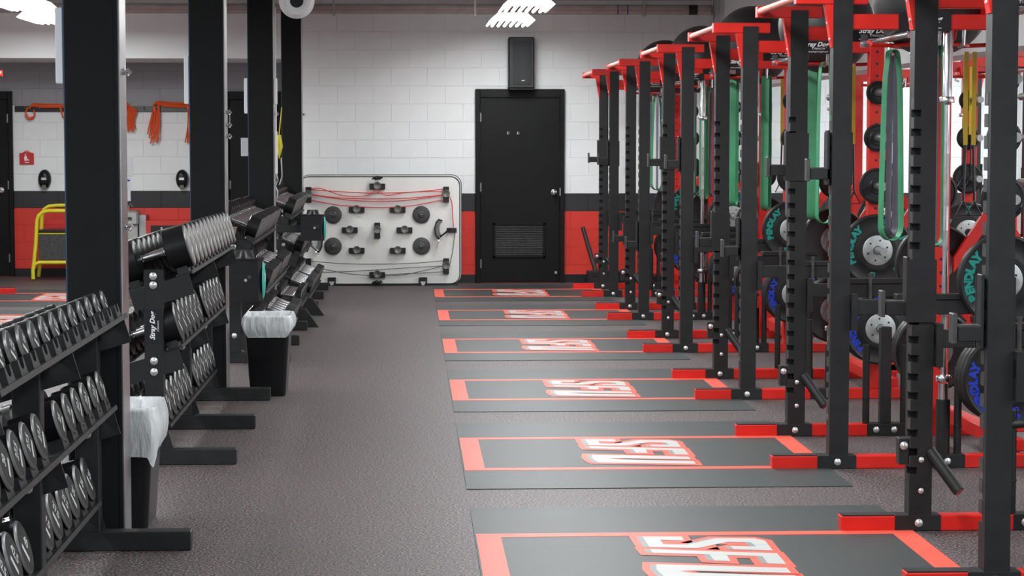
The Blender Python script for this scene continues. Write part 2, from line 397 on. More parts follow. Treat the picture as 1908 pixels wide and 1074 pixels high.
# columns along the dumbbell aisle
COLY = [8.60, 13.5, 18.42, 23.3]
for i, y in enumerate(COLY):
    c = struct('column', MB().box(-1.355, -1.150, y, y + .19, 0, 3.42, .004), PAD, loc=(0, 0, 0))
    ob('side_panel', MB().box(-1.149, -1.139, y + .012, y + .20, 0, 3.42, .003), ALU, c)
    ob('edge_strip', MB().box(-1.361, -1.3555, y + .004, y + .19, 0, 3.42), BLUEE, c)
    ob('corner_angle', MB().box(-1.160, -1.146, y - .003, y + .012, 0, 3.42), PAD, c)
    hz = {0: [1.90, 1.28], 1: [1.80, 1.72, 1.65], 2: [1.85], 3: [1.9]}[i]
    for z in hz:
        ob('eye_hook', MB().lathe([(0, .014), (.008, .014), (.010, .006), (.022, .006)], 'x', 10, (-1.139, y + .1, z)).tube([(-1.13, y + .1 , z - .0), (-1.118, y + .1, z + .014), (-1.106, y + .1, z), (-1.118, y + .1, z - .016), (-1.128, y + .1, z - .008)], .0045, 6), CHR, c)
    # framed notice on the left side of the column
    zt = 2.15
    s_ = thing('framed_notice', f'white edged framed notice sticking out from the left side of the {ORD[i]} column'.replace('fourth nearest', 'farthest'), 'sign', (-1.362, y + .10, zt - .30))
    ob('frame', MB().box(-.028, 0, -.095, .095, 0, .30, .003), PAPER, s_)
    ob('panel', MB().box(-.030, -.028, -.088, .088, .01, .29), WPRINT, s_)
    if i == 3: bpy.data.objects.remove(s_.children[0]); bpy.data.objects.remove(s_.children[0]); bpy.data.objects.remove(s_)

# pipes under the deck along the back wall
pz = P(954, 18, 24.15).z
pp = thing('ceiling_pipe', 'pale jacketed pipe running along the top of the back wall', 'pipe', (0, 24.1, pz))
ob('pipe_run', MB().tube([(-6.3, 0, 0), (3.40, 0, 0)], .055, 20), PIPE, pp)
ob('seam', MB().tube([(-6.3, -.0535, -.012), (3.40, -.0535, -.012)], .0022, 5), REDC, pp, label='thin dark red seam along the pipe')
for px in (622, 885, 1200, 1332):
    x = P(px, 18, 24.1).x
    ob('hanger', MB().box(x - .012, x + .012, -.062, -.056, -.075, .28).box(x - .012, x + .012, -.06, .06, -.075, -.058), STEEL, pp)
x = P(1159, 15, 24.1).x
for dx in (-.05, .06): ob('purple_band', MB().tube([(x + dx - .006, 0, 0), (x + dx + .006, 0, 0)], .0575, 20), PURPLE, pp, label='purple band around the pipe')
x = P(1291, 15, 24.1).x
ob('black_band', MB().tube([(x - .05, 0, 0), (x + .05, 0, 0)], .0575, 20), BLKS, pp, label='black band around the pipe')
ob('wall_conduit', MB().tube([(3.42, .0, -.5), (3.42, .0, .3)], .018, 10), STEEL, pp)

# ceiling lamps that hang in view
def fixture(x, y, z, label):
    t = thing('ceiling_light', label, 'light', (x, y, z), group='hanging tube lights')
    ob('housing', MB().prism([(-.235, 0), (-.15, .075), (.15, .075), (.235, 0), (.215, -.01), (.145, .055), (-.145, .055), (-.215, -.01)], (0, -.6, 0), (1, 0, 0), (0, 0, 1), (0, 1.2, 0)), REFL, t)
    for i in range(6):
        xx = -.165 + .066 * i
        ob('lamp_tube', MB().tube([(xx, -.57, .0), (xx, .57, .0)], .014, 8), LAMPM, t)
    for yy in (-.45, .45): ob('suspension_wire', MB().tube([(0, yy, .07), (0, yy, 3.42 - z)], .003, 5), STEEL, t)
LL = {(0, 0): 'bright tube light at far left, the farther one', (0, 1): 'bright tube light at far left, the nearer larger one',
      (1, 0): 'bright tube light above the black speaker, farther and lower one', (1, 1): 'bright tube light right above the speaker, nearer and higher one'}
for ix, lx in enumerate(LAMP_X[:2]):
    for iy in range(2):
        px, py = [[(92, 38), (45, 12)], [(950, 43), (980, 15)]][ix][iy]
        q = P(px, py, LAMP_Y[iy])
        fixture(q.x if ix == 1 else q.x, LAMP_Y[iy] , q.z - .0, LL[(ix, iy)])

# white ring ventilator
q = P(553, 2, 15.6)
t = thing('ceiling_ventilator', 'round white ring shaped ceiling ventilator with a black centre above the columns', 'vent', q)
ob('ring', MB().lathe([(.03, .045), (-.045, .05), (-.06, .075), (-.055, .10), (-.02, .128), (.02, .122), (.03, .045)], 'y', 28, (0, 0, 0), caps=False), DRYW, t)
ob('core', MB().lathe([(-.02, .05), (.03, .05)], 'y', 16), BLKS, t)
ob('stem', MB().tube([(0, .02, .1), (0, .02, 3.42 - q.z)], .02), DRYW, t)

# ------------------------------------------------------------------ lifting platforms
zs = 4.77
def L0(a, b):           # floor coordinates of a point in the logo, nearest platform
    d = fwd + right * ((1160 + a / zs - 954) / F) + up * ((537 - (980 + b / zs)) / F); k = -1.63 / d.z
    return (d.x * k, d.y * k - MID[0])
def L1(a, b):
    d = fwd + right * ((800 + a / 2.983 - 954) / F) + up * ((537 - (520 + b / 2.983)) / F); k = -1.63 / d.z
    return (d.x * k, d.y * k - MID[1])
Spoly = [L0(*p) for p in [(150, 112), (498, 112), (524, 148), (306, 140), (338, 180), (545, 184), (805, 126), (1140, 128), (1240, 148), (1308, 236), (962, 226), (932, 197), (1160, 200), (1112, 162), (905, 160), (640, 216), (215, 205)]]
Fpoly = [L0(*p) for p in [(215, 224), (1345, 262), (1428, 358), (1262, 350), (1215, 287), (900, 277), (930, 331), (790, 325), (742, 270), (245, 257)]]
Upoly = [L1(*p) for p in [(893, 985), (1427, 996), (1440, 1011), (1030, 1004), (985, 1006), (1030, 1011), (1455, 1019), (1468, 1036), (930, 1028), (905, 1014), (890, 1000)]]
polys = [Spoly, Fpoly, Upoly]
wg = [shape_geo([p]) for p in polys]; og = [shape_geo([p], .042) for p in polys]
def putgeo(mb, g, dx, dy, z): mb.add([(v.x + dx, v.y + dy, z) for v in g[0]], g[1])
X0, X1, Y0, Y1, BB = .275, 2.095, -.62, .545, .085
gm = flatmesh(MB(), 'x', MATG)
def mat_meshes():
    base = MB().box(.268, 2.085, -1.17, 1.17, 0, .004).mesh('mat_base', m=MATG)
    b = MB()
    for (a0, a1, b0, b1) in ((X0, X1, Y0, Y0 + BB * .9), (X0, X1, Y1 - BB * .9, Y1), (X0, X0 + .10, Y0 + BB * .9, Y1 - BB * .9), (X1 - .10, X1 - .0, Y0 + BB * .9, Y1 - BB * .9)):
        b.box(a0, a1, b0, b1, .004, .0052)
    b = b.mesh('red_border', m=MATR)
    o_ = MB(); w_ = MB(); g_ = MB()
    for i in range(3):
        putgeo(o_, og[i], 0, 0, .0055 + i * .0002); putgeo(g_, wg[i], -.012, .0, .0064); putgeo(w_, wg[i], .012, .0, .0068)
    return base, b, flatmesh(o_, 'logo_outline', MATR), flatmesh(g_, 'logo_shadow', MATS), flatmesh(w_, 'logo_letters', MATW)
MM = mat_meshes()
for k, y in enumerate(MID):
    t = thing('lifting_platform', f'grey rubber lifting platform with red border and white SFU letters by the {ORD[k]} rack', 'mat', (0, y, 0), group='SFU platforms beside the racks')
    for n, me in zip(('mat_base', 'red_border', 'logo_outline', 'logo_shadow', 'logo_letters'), MM): ob(n, me, None, t)
LEFTY = [21.72, 18.85, 15.95, 13.05]
lw = ['farthest of the left side platforms, seen past the nearest column', 'second farthest of the left side platforms behind the dumbbell racks', 'third farthest of the left side platforms behind the dumbbell racks', 'nearest on the left side, red corner beside a rack post']
for k, y in enumerate(LEFTY):
    t = thing('lifting_platform', 'grey platform with red border, ' + lw[k], 'mat', (-2.365, y + HS, 0), (0, 0, PI), group='platforms on the left side')
    for n, me in zip(('mat_base', 'red_border', 'logo_outline', 'logo_shadow', 'logo_letters'), MM): ob(n, me, None, t)

# ------------------------------------------------------------------ power racks
def brand_text(mb, o, u, v, s=1.0):
    o, u, v = Vector(o), Vector(u), Vector(v)
    text_on(mb, 'Stray Dog', .040 * s, o + v * .014 * s, u, v, shear=.35, bold=.0012)
    text_on(mb, 'STRENGTH', .016 * s, o + u * .02 * s - v * .012 * s, u, v, shear=.2)
    text_on(mb, 'www.straydogstrength.com', .0145 * s, o - v * .030 * s, u, v, shear=.2)
def flipfix(me): return me
def upright_mesh(fl=1):
    mb = MB(); z0, z1 = .065, 2.33
    mb.box(-.012, .038, -.038, .038, z0, z1)
    mb.box(-.038, -.012, .006, .038, z0, z1)
    mb.box(-.038, -.012, -.038, .006, z0, .24).box(-.038, -.012, -.038, .006, 1.80, z1)
    n = 20; p = (1.80 - .24) / n
    for i in range(n):
        a = .24 + i * p
        mb.box(-.038, -.012, -.038, .006, a + .030, a + p - .0)
    mb.v = [(x * 1.25 + .006, y * 1.1 * fl, z) for x, y, z in mb.v]
    return mb
def make_rack():
    t = thing('power_rack', 'rack', 'rack', (0, 0, 0))
    fb = MB().box(-.325, 1.22, -.04, .04, 0, .064, .004).mesh('foot_beam', m=RED)
    fc = MB().box(-.318, -.10, -.036, .036, .064, .069).mesh('top_cover', m=BLK)
    sl = MB().box(-.10, .095, -.043, .043, .0, .068, .003).mesh('foot_sleeve', m=BLK)
    br = MB().box(.40, .64, -.043, .043, 0, .068, .003).mesh('storage_bracket', m=BLK)
    bolt = MB().lathe([(0, .017), (-.004, .017), (-.006, .011), (-.012, .010), (-.014, .006)], 'y', 12).mesh('bolt', m=ZINC)
    boltx = MB().lathe([(0, .017), (-.004, .017), (-.006, .011), (-.012, .010)], 'x', 12).mesh('bolt', m=ZINC)
    um = {1: upright_mesh().mesh('front_upright', m=BLK), -1: upright_mesh(-1).mesh('front_upright', m=BLK)}
    teeth = MB(); p = (1.80 - .24) / 20
    for i in range(20): teeth.box(-.0388, -.036, -.0385, .006, .24 + i * p + .032, .24 + (i + 1) * p - .002)
    teeth.v = [(x * 1.25 + .006, y * 1.1, z) for x, y, z in teeth.v]; tv = MB().add([(x, -y, z) for x, y, z in teeth.v], teeth.f)
    teeth = {1: teeth.mesh('worn_edge', m=BLKW), -1: tv.mesh('worn_edge', m=BLKW)}
    ru = MB().box(-.046, .046, -.04, .04, .064, 2.30, .004).mesh('rear_upright', m=RED)
    holes = MB()
    for i in range(26): holes.lathe([(0, .009), (-.0012, .009)], 'y', 8, (0, -.0395, .3 + i * .075))
    holes = holes.mesh('pin_holes', m=BLKS)
    arm = MB().box(-.225, .13, -.035, .035, 2.29, 2.352, .003).mesh('top_arm', m=RED)
    gus = MB().prism([(-.082, 2.29), (-.038, 2.29), (-.038, 2.08), (-.046, 2.08)], (0, -.03, 0), (1, 0, 0), (0, 0, 1), (0, .06, 0)).mesh('gusset', m=RED)
    beam = MB().box(.038, .84, -.035, .035, 2.168, 2.242, .003).mesh('cross_beam', m=RED)
    sgn = MB().box(.28, .54, -.0385, -.035, 2.160, 2.250).mesh('sign_plate', m=BLKS)
    tx = MB(); brand_text(tx, (.41, -.0392, 2.205), (1, 0, 0), (0, 0, 1)); tx = flatmesh(tx, 'lettering', WPRINT)
    tube50 = MB().tube([(0, 0, .068), (0, 0, .50)], .020, 12).lathe([(.20, .022), (.205, .023), (.21, .022)], 'z', 12).mesh('peg_post', m=BLK)
    sqp = MB().box(-.03, .03, -.03, .03, .068, .60, .003).mesh('square_post', m=BLK)
    bt = MB().lathe([(.03, .036), (.34, .036), (.34, .030), (.20, .030), (.20, .002)], 'z', 14, caps=False).mesh('barbell_holder', m=BLK)
    hk = MB().box(-.064, -.050, -.036, .030, 0, .27, .003).box(-.064, .060, -.052, -.0435, .0, .26).box(.054, .060, -.046, .040, .0, .26)
    hk.box(-.145, -.05, -.030, .030, .028, .082, .003)
    hk = {1: hk.mesh('j_hook', m=BLK), -1: MB().add([(x, -y, z) for x, y, z in hk.v], hk.f).mesh('j_hook', m=BLK)}
    hkl = MB().box(-.165, -.148, -.032, .032, .02, .13, .003).box(-.15, -.062, -.028, .028, .082, .088).mesh('hook_lip', m=BLKW)
    saf = MB().box(.055, .66, -.075, -.005, .77, .842, .003).box(.28, .66, -.08, .0, .842, .87, .003).box(.055, .085, -.08, .0, .69, .87).mesh('safety_arm', m=BLK)
    pin = MB().tube([(.40, -.085, .69), (.40, -.085, .89)], .010, 8).lathe([(0, .012), (.01, .012)], 'z', 8, (.40, -.085, .89)).mesh('safety_pin', m=BLKW)
    lm = MB().tube([(.045, -.03, .335), (.145, -.13, .18)], .025, 14, caps=True).box(-.085, -.044, -.04, .02, .28, .39, .002).mesh('landmine_sleeve', m=BLK)
    tri = MB().box(.82 + .03, 1.0, -.02, .02, .064, .5)
    brace = MB().prism([(.876, .9), (.876, .98), (1.06, 1.26), (1.10, 1.20)], (0, -.02, 0), (1, 0, 0), (0, 0, 1), (0, .04, 0)).mesh('brace', m=RED)
    for s in (-1, 1):
        y = s * HS; nm = 'near' if s < 0 else 'far'
        f = ob('foot_beam', fb, None, t, (0, y, 0)); ob('top_cover', fc, None, f)
        f2 = ob('foot_sleeve', sl, None, t, (0, y, 0)); ob('bolt', bolt, None, f2, (0, -.043, .035))
        f3 = ob('storage_bracket', br, None, t, (0, y, 0)); ob('bolt', bolt, None, f3, (.45, -.043, .035)); ob('bolt', bolt, None, f3, (.55, -.043, .035))
        u = ob('front_upright', um[s], None, t, (0, y, 0)); ob('worn_edge', teeth[s], None, u, kind='stuff')
        if s > 0: ob('bolt', bolt, None, u, (.008, -.041, .17)).scale = (.7, .7, .7)
        if s > 0: ob('bolt', bolt, None, u, (.008, -.041, .30)).scale = (.7, .7, .7)
        r = ob('rear_upright', ru, None, t, (.80, y, 0)); ob('pin_holes', holes, None, r, kind='stuff')
        ob('top_arm', arm, None, t, (0, y, 0)); g = ob('gusset', gus, None, t, (0, y, 0))
        for z in (2.12, 2.20): ob('bolt', boltx, None, g, (-.052 - (z - 2.12) * .15, 0, z)).scale = (.5, .5, .5)
        ob('cross_beam', beam, None, t, (0, y, 0))
        sg = ob('sign_plate', sgn, None, t, (0, y, 0)); ob('lettering', tx, None, sg)
        ob('peg_post', tube50, None, t, (.40, y, 0)); ob('peg_post', tube50, None, t, (.61, y, 0))
        if s > 0: ob('square_post', sqp, None, t, (.505, y, 0))
        if s < 0: ob('barbell_holder', bt, None, t, (.535, y, 0))
        h = ob('j_hook', hk[s], None, t, (0, y, .80)); ob('hook_lip', hkl, None, h)
        sa = ob('safety_arm', saf, None, t, (0, y + .0, 0)); ob('safety_pin', pin, None, sa)
        ob('brace', brace, None, t, (0, y, 0))
        for z in (1.92, 1.64, 1.34, .94, .46):
            e = s if s > 0 else -1
            ob('weight_peg', MBP, None, t, (.80, y + .04 * s, z), (0, 0, 0 if s < 0 else PI))
        e = -s
        for xx in (.50, .62): ob('band_peg', MB().tube([(xx, y + .02 * e, 2.17), (xx, y + .03 * e, 2.10), (xx, y + .12 * e, 2.09)], .009, 8), CHR, t)
    l_ = ob('landmine_sleeve', lm, None, t, (0, HS, 0)); ob('bolt', bolt, None, l_, (-.066, -.04, .36)); ob('sleeve_bore', MB().tube([(.146, -.131, .1785), (.1465, -.1315, .1780)], .020, 14), BLKS, l_)
    ob('pull_up_bar', MB().tube([(-.205, -HS, 2.325), (-.205, HS, 2.325)], .019, 12), REDL, t)
    ob('pull_up_bar', MB().tube([(.36, -.55, 2.15), (.36, .55, 2.15)], .016, 12).box(.34, .38, -.56, -.54, 2.13, 2.2).box(.34, .38, .54, .56, 2.13, 2.2), CHR, t, label='chrome pull-up bar')
    ob('rear_top_beam', MB().box(.79, .87, -.53, .53, 2.23, 2.30, .003), RED, t)
    ob('rear_low_beam', MB().box(.79, .87, -.53, .53, .10, .17, .003), RED, t)
    ring = [(.59 + .19 * math.cos(a * PI / 12), .19 * math.sin(a * PI / 12), 2.115) for a in range(25)]
    mb = MB().tube(ring, .011, 8)
    for s in (-1, 1):
        mb.tube([(.59, s * .19, 2.115), (.59, s * .40, 2.115), (.59, s * .48, 2.13), (.59, s * .53, 2.20)], .011, 8)
        mb.tube([(.59 + s * .19, 0, 2.115), (.59 + s * .30, s * .0, 2.12), (.59 + s * .30, -s * .1, 2.14)], .011, 8)
    ob('ball_ring', mb, RED, t)
    return t
MBP = MB().tube([(0, 0, 0), (0, -.26, 0)], .0245, 14).lathe([(0, .04), (-.012, .04)], 'y', 14).mesh('weight_peg', m=STEEL)
HZ = [.93, 1.46, .93, 1.44, .68, 1.41]
rack0 = make_rack(); racks = []
def set_hooks(r, z):
    for c in r.children:
        if c.name.startswith('j_hook'): c.location.z = z - .055
RC = ['nearest', 'second nearest', 'third nearest', 'fourth nearest', 'fifth nearest', 'farthest']
for k, y in enumerate(NEAR):
    r = rack0 if k == 0 else copy_tree(rack0); r.location = (2.12, y + HS, 0)
    r['label'] = f'red and black power rack on the right, {RC[k]} one in the row'; r['group'] = 'power racks in the right row'
    set_hooks(r, HZ[k]); racks.append(r)
for k, y in enumerate([13.05, 15.85, 18.7]):
    r = copy_tree(rack0); r.location = (4.98, y + HS, 0); r.rotation_euler = (0, 0, PI); set_hooks(r, 1.2)
    r['label'] = f'red power rack in the side area behind the right row, {["nearest", "middle", "farthest"][k]} one'; r['group'] = 'power racks in the side area'
r = copy_tree(rack0); r.location = (-4.15 - .325, LEFTY[0] + HS - .03, 0); r.rotation_euler = (0, 0, PI); set_hooks(r, 1.2)
r['label'] = 'red power rack at the far left edge, only foot and top tip showing'

# weight plates
def plate_print(mb_unused, num, rr, y):
    mb = MB()
    def arc(word, a0, step, size, rad):
        for i, ch in enumerate(word):
            a = a0 + step * i
            text_on(mb, ch, size, (rad * math.cos(a), y, rad * math.sin(a)), (math.sin(a), 0, -math.cos(a)), (math.cos(a), 0, math.sin(a)), bold=.004)
    arc('PENDLAY', PI + .62, -.205, .058, .172); arc('PENDLAY', .62, -.205, .058, .172)
    for s in (1, -1):
        text_on(mb, num, .038, (0, y, s * .185), (s, 0, 0), (0, 0, s), bold=.002)
        text_on(mb, 'LB', .030, (0, y, s * .150), (s, 0, 0), (0, 0, s), bold=.002)
    return mb
def bumper(th):
    return MB().lathe([(-th / 2, .115), (-th / 2, .125), (-th / 2 + .004, .135), (-th / 2 + .004, .205), (-th / 2, .212), (-th / 2 + .003, .222), (-th / 2 + .008, .225), (th / 2 - .008, .225), (th / 2 - .003, .222), (th / 2, .212), (th / 2 - .004, .205), (th / 2, .115)], 'y', 48, caps=True)
def hub(th): return MB().lathe([(-th / 2 - .001, .026), (-th / 2 - .004, .030), (-th / 2 - .002, .09), (-th / 2 - .0005, .094), (-th / 2 + .002, .096), (th / 2, .096), (th / 2, .026)], 'y', 28, caps=False)
PM = {}
for nm, th, num, pm in (('green', .052, '25', TEAL), ('blue', .056, '45', BLUEP)):
    pr = plate_print(None, num, 0, -th / 2 + .0030)
    hb = MB()
    for i in range(6):
        a = i * PI / 3 + .5; hb.lathe([(0, .006), (-.003, .006)], 'y', 8, (.063 * math.cos(a), -th / 2 - .0025, .063 * math.sin(a)))
    PM[nm] = (bumper(th).mesh('bumper', m=RUB), hub(th).mesh('hub', m=HUB), flatmesh(pr, 'lettering', pm), hb.mesh('hub_bolts', m=BLKS), th)
def small_plate(r, th): return MB().lathe([(-th / 2, .028), (-th / 2, .045), (-th / 2 + .005, .05), (-th / 2 + .005, r - .018), (-th / 2, r - .012), (-th / 2 + .003, r), (th / 2 - .003, r), (th / 2, r - .01), (th / 2, .028)], 'y', 32, caps=True).mesh('plate', m=RUB)
SP = {.074: small_plate(.074, .018), .086: small_plate(.086, .022), .11: small_plate(.112, .028)}
def place_bumper(kind, loc, rot, label, group, spin=0):
    t = thing('bumper_plate', label, 'weight plate', loc, (0, spin, rot), group)
    me = PM[kind]
    for n, d in zip(('rubber_body', 'hub', 'lettering', 'hub_bolts'), me[:4]): ob(n, d, None, t)
    return t
PL = ['nearest', 'second nearest', 'third nearest', 'fourth nearest', 'fifth nearest', 'farthest']
for k, y in enumerate(NEAR):
    px = 2.92
    for s, sd in ((-1, 'camera side'), (1, 'rear side')):
        yy = y if s < 0 else y + 2 * HS
        for z, r, d in ((1.92, .074, 'smallest plate, top peg'), (1.64, .086, 'small plate, second peg'), (1.34, .11, 'medium plate, third peg')):
            if s > 0 and r < .1: continue
            o = ob('weight_plate', SP[r], None, None, (px, yy + s * .075, z)); tag(o, f'black iron {d} on {sd} of the {PL[k]} rack', 'weight plate', 'small plates on the racks')
        a = 0 if s < 0 else PI
        place_bumper('green', (px, yy + s * .09, .94), a, f'black bumper plate with green lettering on {sd} of the {PL[k]} rack', 'green lettered bumpers', .1 * k)
        nb = 3 if s < 0 else 2
        for j in range(nb):
            w_ = ['outermost', 'middle', 'innermost'][j] if nb == 3 else ['outer', 'inner'][j]
            place_bumper('blue', (px, yy + s * (.08 + .059 * (nb - 1 - j)), .46), a, f'blue lettered bumper plate, {w_} of the low stack, {sd} of {PL[k]} rack', 'blue lettered bumpers', -.35 + .1 * k)
for k, y in enumerate([13.05, 15.85, 18.7]):
    for z, r in ((1.92, .074), (1.64, .086), (1.34, .11)):
        o = ob('weight_plate', SP[r], None, None, (4.15, y - .075, z)); tag(o, f'black plate at {["waist", "chest", "head"][[1.34,1.64,1.92].index(z)]} height on the {["nearest", "middle", "farthest"][k]} side area rack', 'weight plate', 'plates in the side area')
    place_bumper('green', (4.15, y - .09, .94), 0, f'black bumper with green lettering on the {["nearest", "middle", "farthest"][k]} side area rack', 'bumpers in the side area')

# barbells standing in the holders
def make_barbell():
    t = thing('barbell', 'barbell', 'barbell')
    ob('shaft', MB().tube([(0, 0, .38), (0, 0, 1.74)], .0145, 12), CHR, t)
    ob('knurling', MB().tube([(0, 0, .62), (0, 0, .90)], .0152, 12).tube([(0, 0, 1.02), (0, 0, 1.12)], .0152, 12).tube([(0, 0, 1.24), (0, 0, 1.50)], .0152, 12), STEEL, t)
    for s, z0, z1, zc in ((0, .22, .36, .37), (1, 1.785, 2.12, 1.75)):
        ob('sleeve', MB().lathe([(z0 - .15 if s == 0 else z0, .025), (z1 if s == 0 else 2.10, .025)] if s == 0 else [(1.78, .025), (2.105, .025), (2.11, .022)], 'z', 16), CHR, t)
        ob('collar', MB().lathe([(zc, .038), (zc + .006, .040), (zc + .024, .040), (zc + .03, .036)], 'z', 16), CHR, t)
    return t
bb = make_barbell()
for k, y in enumerate(NEAR):
    b = bb if k == 0 else copy_tree(bb); b.location = (2.655, y, .06); b['group'] = 'barbells standing upright'
    b['label'] = f'chrome barbell standing upright in its black holder at the {RC[k]} rack'
for k, y in enumerate([13.05, 15.85]):
    b = copy_tree(bb); b.location = (4.44, y + 2 * HS, .06); b['group'] = 'barbells in the side area'; b['label'] = f'chrome barbell upright at the {["nearest", "middle"][k]} side area rack'

# hanging bands
def band_mesh(m, hw, length, width, th=.004, phi=.7):
    path = []
    for i in range(9): a = PI - i * PI / 8; path.append((.03 * math.cos(a), .03 * math.sin(a)))
    L = length
    for i in range(1, 8): t_ = i / 8; path.append((.03 + (hw - .03) * t_ ** .4, -L * t_ * .92))
    for i in range(9): a = -i * PI / 8; path.append((hw * math.cos(a), -L * .93 + hw * 1.1 * math.sin(a)))
    for i in range(1, 8): t_ = 1 - i / 8; path.append((-(.03 + (hw - .03) * t_ ** .4), -L * t_ * .92))
    n = len(path); u = Vector((math.cos(phi), math.sin(phi), 0)); w_ = Vector((-math.sin(phi), math.cos(phi), 0)); vs = []; fs = []
    for i, (a, b) in enumerate(path):
        p0 = Vector(path[i - 1]); p1 = Vector(path[(i + 1) % n]); tn = (p1 - p0).normalized(); nn = Vector((-tn.y, tn.x))
        for da, dw in ((0, -1), (0, 1), (1, 1), (1, -1)):
            q = Vector((a, b)) + nn * th * da
            vs.append(u * q.x + Vector((0, 0, 1)) * q.y + w_ * dw * width / 2)
    for i in range(n):
        j = (i + 1) % n
        for e in range(4): fs.append((i * 4 + e, j * 4 + e, j * 4 + (e + 1) % 4, i * 4 + (e + 1) % 4))
    return MB().add(vs, fs).mesh('band', 60, m)
GB = [band_mesh(GREEN, .066, 1.0, .045, phi=.42), band_mesh(GREEN, .04, 1.02, .062, phi=1.1), band_mesh(GREEN, .046, 1.0, .045, phi=.22)]
PB = [band_mesh(PURP, .04, 1.0, .035, phi=.9), band_mesh(PURP, .03, 1.03, .04, phi=.4)]
for k, y in enumerate(NEAR):
    for s in (0, 1):
        yy = y + 2 * HS * s + (.09 if s == 0 else -.075); w_ = ['near', 'far'][s]
        o = ob('resistance_band', GB[{(1, 0): 2, (1, 1): 0, (2, 1): 1, (3, 0): 1, (3, 1): 1}.get((k, s), (k + s) % 3)], None, None, ((2.62, 2.63, 2.74, 2.65, 2.68, 2.7)[k] if s else (2.62, 2.62, 2.62, 2.75, 2.68, 2.7)[k], yy, 2.085)); tag(o, f'green rubber loop band hanging at the {w_} side of the {RC[k]} rack', 'band', 'green bands')
        o = ob('resistance_band', PB[(k + s) % 2], None, None, ((2.64, 2.645, 2.60, 2.76, 2.77, 2.62)[k] if s else (2.70, 2.66, 2.72, 2.64, 2.77, 2.62)[k], yy + .05, 2.085)); tag(o, f'grey purple rubber loop band hanging at the {w_} side of the {RC[k]} rack', 'band', 'grey purple bands')

# stability balls on the racks
for k in range(5):
    y = MID[k + 1]
    if k >= 5: break
    o = ob('exercise_ball', MB().lathe([(.31 * math.sin(a * PI / 24 - PI / 2), max(.002, .31 * math.cos(a * PI / 24 - PI / 2))) for a in range(25)], 'z', 40), mat('ball_rubber_%d' % k, (.028, .029, .031), .42, var=.1) if k == 0 else bpy.data.materials['ball_rubber_0'], None, (2.72, y, 2.37))
    tag(o, f'large black exercise ball resting in the ring on top of the {RC[k + 1]} rack', 'ball', 'exercise balls on the racks')

# suspension trainers and benches in the racks
for i, (k, x, yo) in enumerate(((3, 2.93, .3), (2, 2.82, .28), (1, 3.02, .95), (2, 4.14, 15.76 - NEAR[2]))):
    y = NEAR[k] + yo
    t = thing('suspension_trainer', f'yellow and black suspension strap hanging in the {RC[k]} rack' + (', right of the uprights' if i == 3 else ''), 'strap', (x, y, 1.2 if i < 3 else 1.265), group='yellow straps')
    for s in (-1, 1):
        st = ob('strap', MB().prism([(-.012, 0), (.012, 0), (.012, .5), (-.012, .5)], (s * .022, 0, .4), (1, 0, 0), (0, 0, 1), (0, .004, 0)), YSTRAP, t)
        ob('lower_strap', MB().tube([(s * .022, 0, .4), (s * .03, 0, .1)], .007, 6), BLKS, t)
        ob('handle', MB().tube([(s * .03, 0, .1), (s * .03 - .04, 0, .02), (s * .03 + .04, 0, .02), (s * .03, 0, .1)], .006, 6), BLKS, t)
def make_bench():
    t = thing('weight_bench', 'bench', 'bench')
    ob('frame', MB().box(.0, .95, -.03, .03, .10, .16, .004).box(.0, .06, -.24, .24, .03, .09, .004).box(.88, .95, -.2, .2, .0, .07, .004)
       .prism([(.02, .12), (.10, .12), (.32, .42), (.24, .42)], (0, -.03, 0), (1, 0, 0), (0, 0, 1), (0, .06, 0)).prism([(.80, .14), (.86, .14), (.78, .42), (.70, .42)], (0, -.03, 0), (1, 0, 0), (0, 0, 1), (0, .06, 0)), RED, t)
    ob('seat_pad', MB().box(.62, .98, -.14, .14, .41, .47, .012), BLKS, t)
    ob('back_pad', MB().obox((.30, 0, .62), (.28 * .75, 0, -.19), (0, .14, 0), (.018, 0, .024)), BLKS, t)
    for s in (-1, 1): ob('wheel', MB().lathe([(-.02, .045), (-.015, .052), (.015, .052), (.02, .045)], 'y', 16, (0, s * .2, .052)), RED, t)
    return t
b0 = make_bench()
for k in (1, 2, 3):
    b = b0 if k == 1 else copy_tree(b0); b.location = (3.10, NEAR[k] + .55, 0); b['label'] = f'adjustable bench with red wheeled frame behind the {RC[k]} rack'; b['group'] = 'benches'

# things at the back by the farthest rack
o = ob('leaning_post', MB().tube([P(1110, 506, 24.0), P(1086, 424, 24.25)], .024, 12), BLK); tag(o, 'black steel tube leaning against the red wall beside the farthest rack', 'tube')
q0 = P(1094, 505, 24.0); q1 = P(1235, 524, 24.0)
t = thing('storage_base', 'low black steel base on the floor under the red wall, right of the door', 'base', (q0.x, 24.0, 0))
ob('plinth', MB().box(0, q1.x - q0.x, -.15, .15, 0, .10, .004), BLK, t); ob('top_plate', MB().box(.0, .45, -.12, .12, .10, .155, .004), BLK, t)

